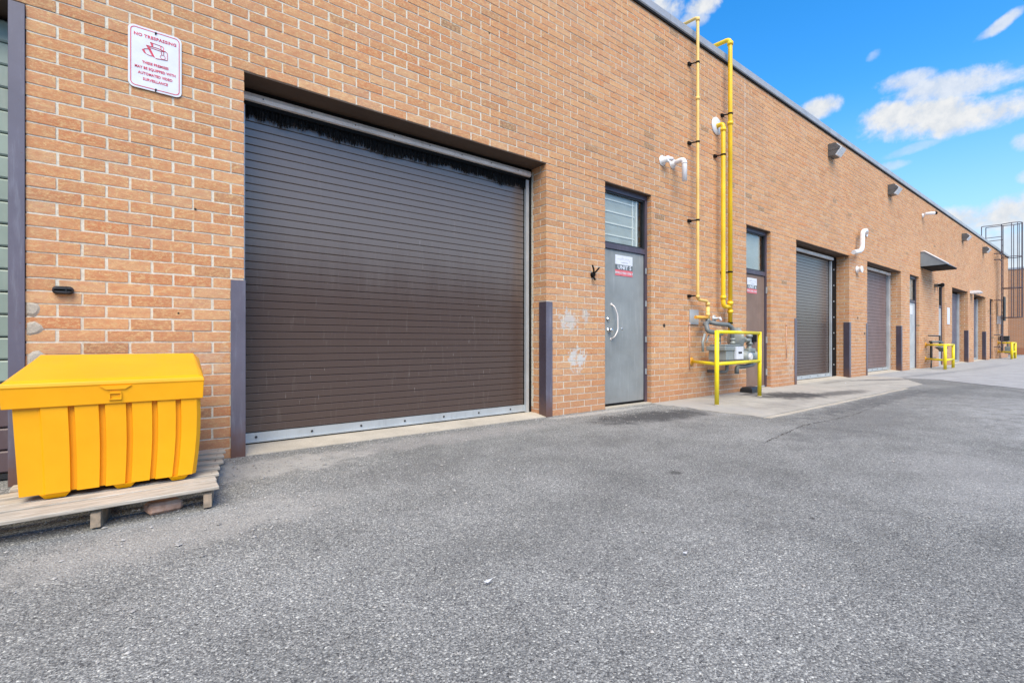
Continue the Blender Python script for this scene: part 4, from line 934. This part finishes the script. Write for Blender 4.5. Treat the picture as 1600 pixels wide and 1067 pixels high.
# lip (vertical band), rim and sloping top with chamfered sides
L0 = [(-.500, -.952, .556), (.282, -.952, .556), (.322, -.20, .556), (-.485, -.20, .556)]
L1 = [(-.506, -.958, .650), (.286, -.958, .650), (.326, -.195, .735), (-.490, -.195, .735)]
L2 = [(-.509, -.962, .654), (.289, -.962, .654), (.329, -.192, .740), (-.493, -.192, .740)]
L3 = [(-.503, -.958, .672), (.284, -.958, .672), (.324, -.196, .757), (-.487, -.196, .757)]
L4 = [(-.478, -.925, .686), (.264, -.925, .686), (.290, -.222, .792), (-.452, -.222, .792)]
lid.loft([L0, L1, L2, L3, L4]); lo = lid.build('lid', 'bin', gb)
bv = lo.modifiers.new('soft edges', 'BEVEL'); bv.width = .004; bv.segments = 2; bv.limit_method = 'ANGLE'
# latch recess on the lip
mb_ = MB(); A = [(-.155, .646), (-.03, .646), (-.055, .628), (-.13, .628)]
mb_.loft([[(x, -.964, z) for x, z in A], [(x, -.955, z) for x, z in A]]); mb_.build('grip_recess', 'bin', gb)
q = MB(); q.box(-.120, -.070, -.962, -.952, .575, .580).box(-.120, -.070, -.964, -.952, .607, .612).box(-.120, -.115, -.963, -.952, .575, .612).box(-.075, -.070, -.963, -.952, .575, .612); q.build('latch_outline', 'bin', gb)

# black bait box by the second door
t_ = thing('bait_box', 'low black plastic box on the concrete in front of the brown door', 'box', (8.1, -.16, 0))
MB().loft([[(8.05+i_, -.27+i_, z), (8.38-i_, -.27+i_, z), (8.38-i_, -.06-i_, z), (8.05+i_, -.06-i_, z)] for z, i_ in ((.012, 0), (.07, .005), (.10, .03))]).build('lid', 'blackm', t_)
MB().box(8.381, 8.386, -.20, -.13, .02, .06).build('entry_hole', 'black', t_)

# ------------------------------------------------------------------ loose stones and grit
gr = MB(); rg = random.Random(11)
def pebble(x, y, r_):
    z = r_*.35; p_ = [(x+r_*rg.uniform(.7, 1.2), y, z), (x, y+r_*rg.uniform(.7, 1.2), z), (x-r_*rg.uniform(.7, 1.2), y, z), (x, y-r_*rg.uniform(.7, 1.2), z), (x+r_*rg.uniform(-.3, .3), y+r_*rg.uniform(-.3, .3), z+r_*rg.uniform(.4, .8)), (x, y, -.002)]
    gr.add(p_, [(0, 1, 4), (1, 2, 4), (2, 3, 4), (3, 0, 4), (1, 0, 5), (2, 1, 5), (3, 2, 5), (0, 3, 5)])
for i in range(5200):
    k = rg.random()
    if k < .55: x, y = rg.uniform(-1.2, 5.6), -abs(rg.gauss(.05, .32))-.02
    elif k < .85: x, y = rg.gauss(.6, .8), rg.gauss(-1.1, .5)
    else: x, y = rg.uniform(-1.5, 9), rg.uniform(-3.6, -.1)
    if y > -.02 or (x-0)**2+(y+4.12)**2 < .3: continue
    pebble(x, y, abs(rg.gauss(.0, .0035))+.002)
go = gr.build('gravel', plain('gravel stones', (.34, .33, .32), .85, 0, .3, 60, (.5, .49, .47))); go['kind'] = 'stuff'; go['label'] = 'loose grit and small stones along the wall foot'
# paper scraps
for (x, y, s_) in ((11.45, -.55, .05), (.98, -2.72, .03), (1.75, -3.02, .025)):
    q = MB(); q.add([(x, y, .014), (x+s_, y+.01, .02), (x+s_*.8, y+s_*.5, .012), (x-.01, y+s_*.4, .018), (x, y, .012), (x+s_, y+.01, .018), (x+s_*.8, y+s_*.5, .010), (x-.01, y+s_*.4, .016)], [(0, 1, 2, 3), (7, 6, 5, 4), (0, 4, 5, 1), (1, 5, 6, 2), (2, 6, 7, 3), (3, 7, 4, 0)])
    tag(q.build('litter', 'white'), 'white paper scrap on the concrete pad' if x > 5 else ('small pale scrap lying on the asphalt in the foreground, left' if x < 1.2 else 'small pale scrap on the asphalt, right of the other scrap'), 'litter')

# ------------------------------------------------------------------ warehouse across the lot (mirrored in the shutter paint)
wh = thing('opposite_building', 'low tan warehouse across the lot, reflected in the shutters', 'building', (-10, -29, 0))
MB().box(-45, 26, -45, -27, -.15, 6.3).build('wall', 'farbrick', wh); MB().box(-45.04, 26.04, -45.04, -26.96, 6.302, 6.42).build('flashing', 'flash', wh)
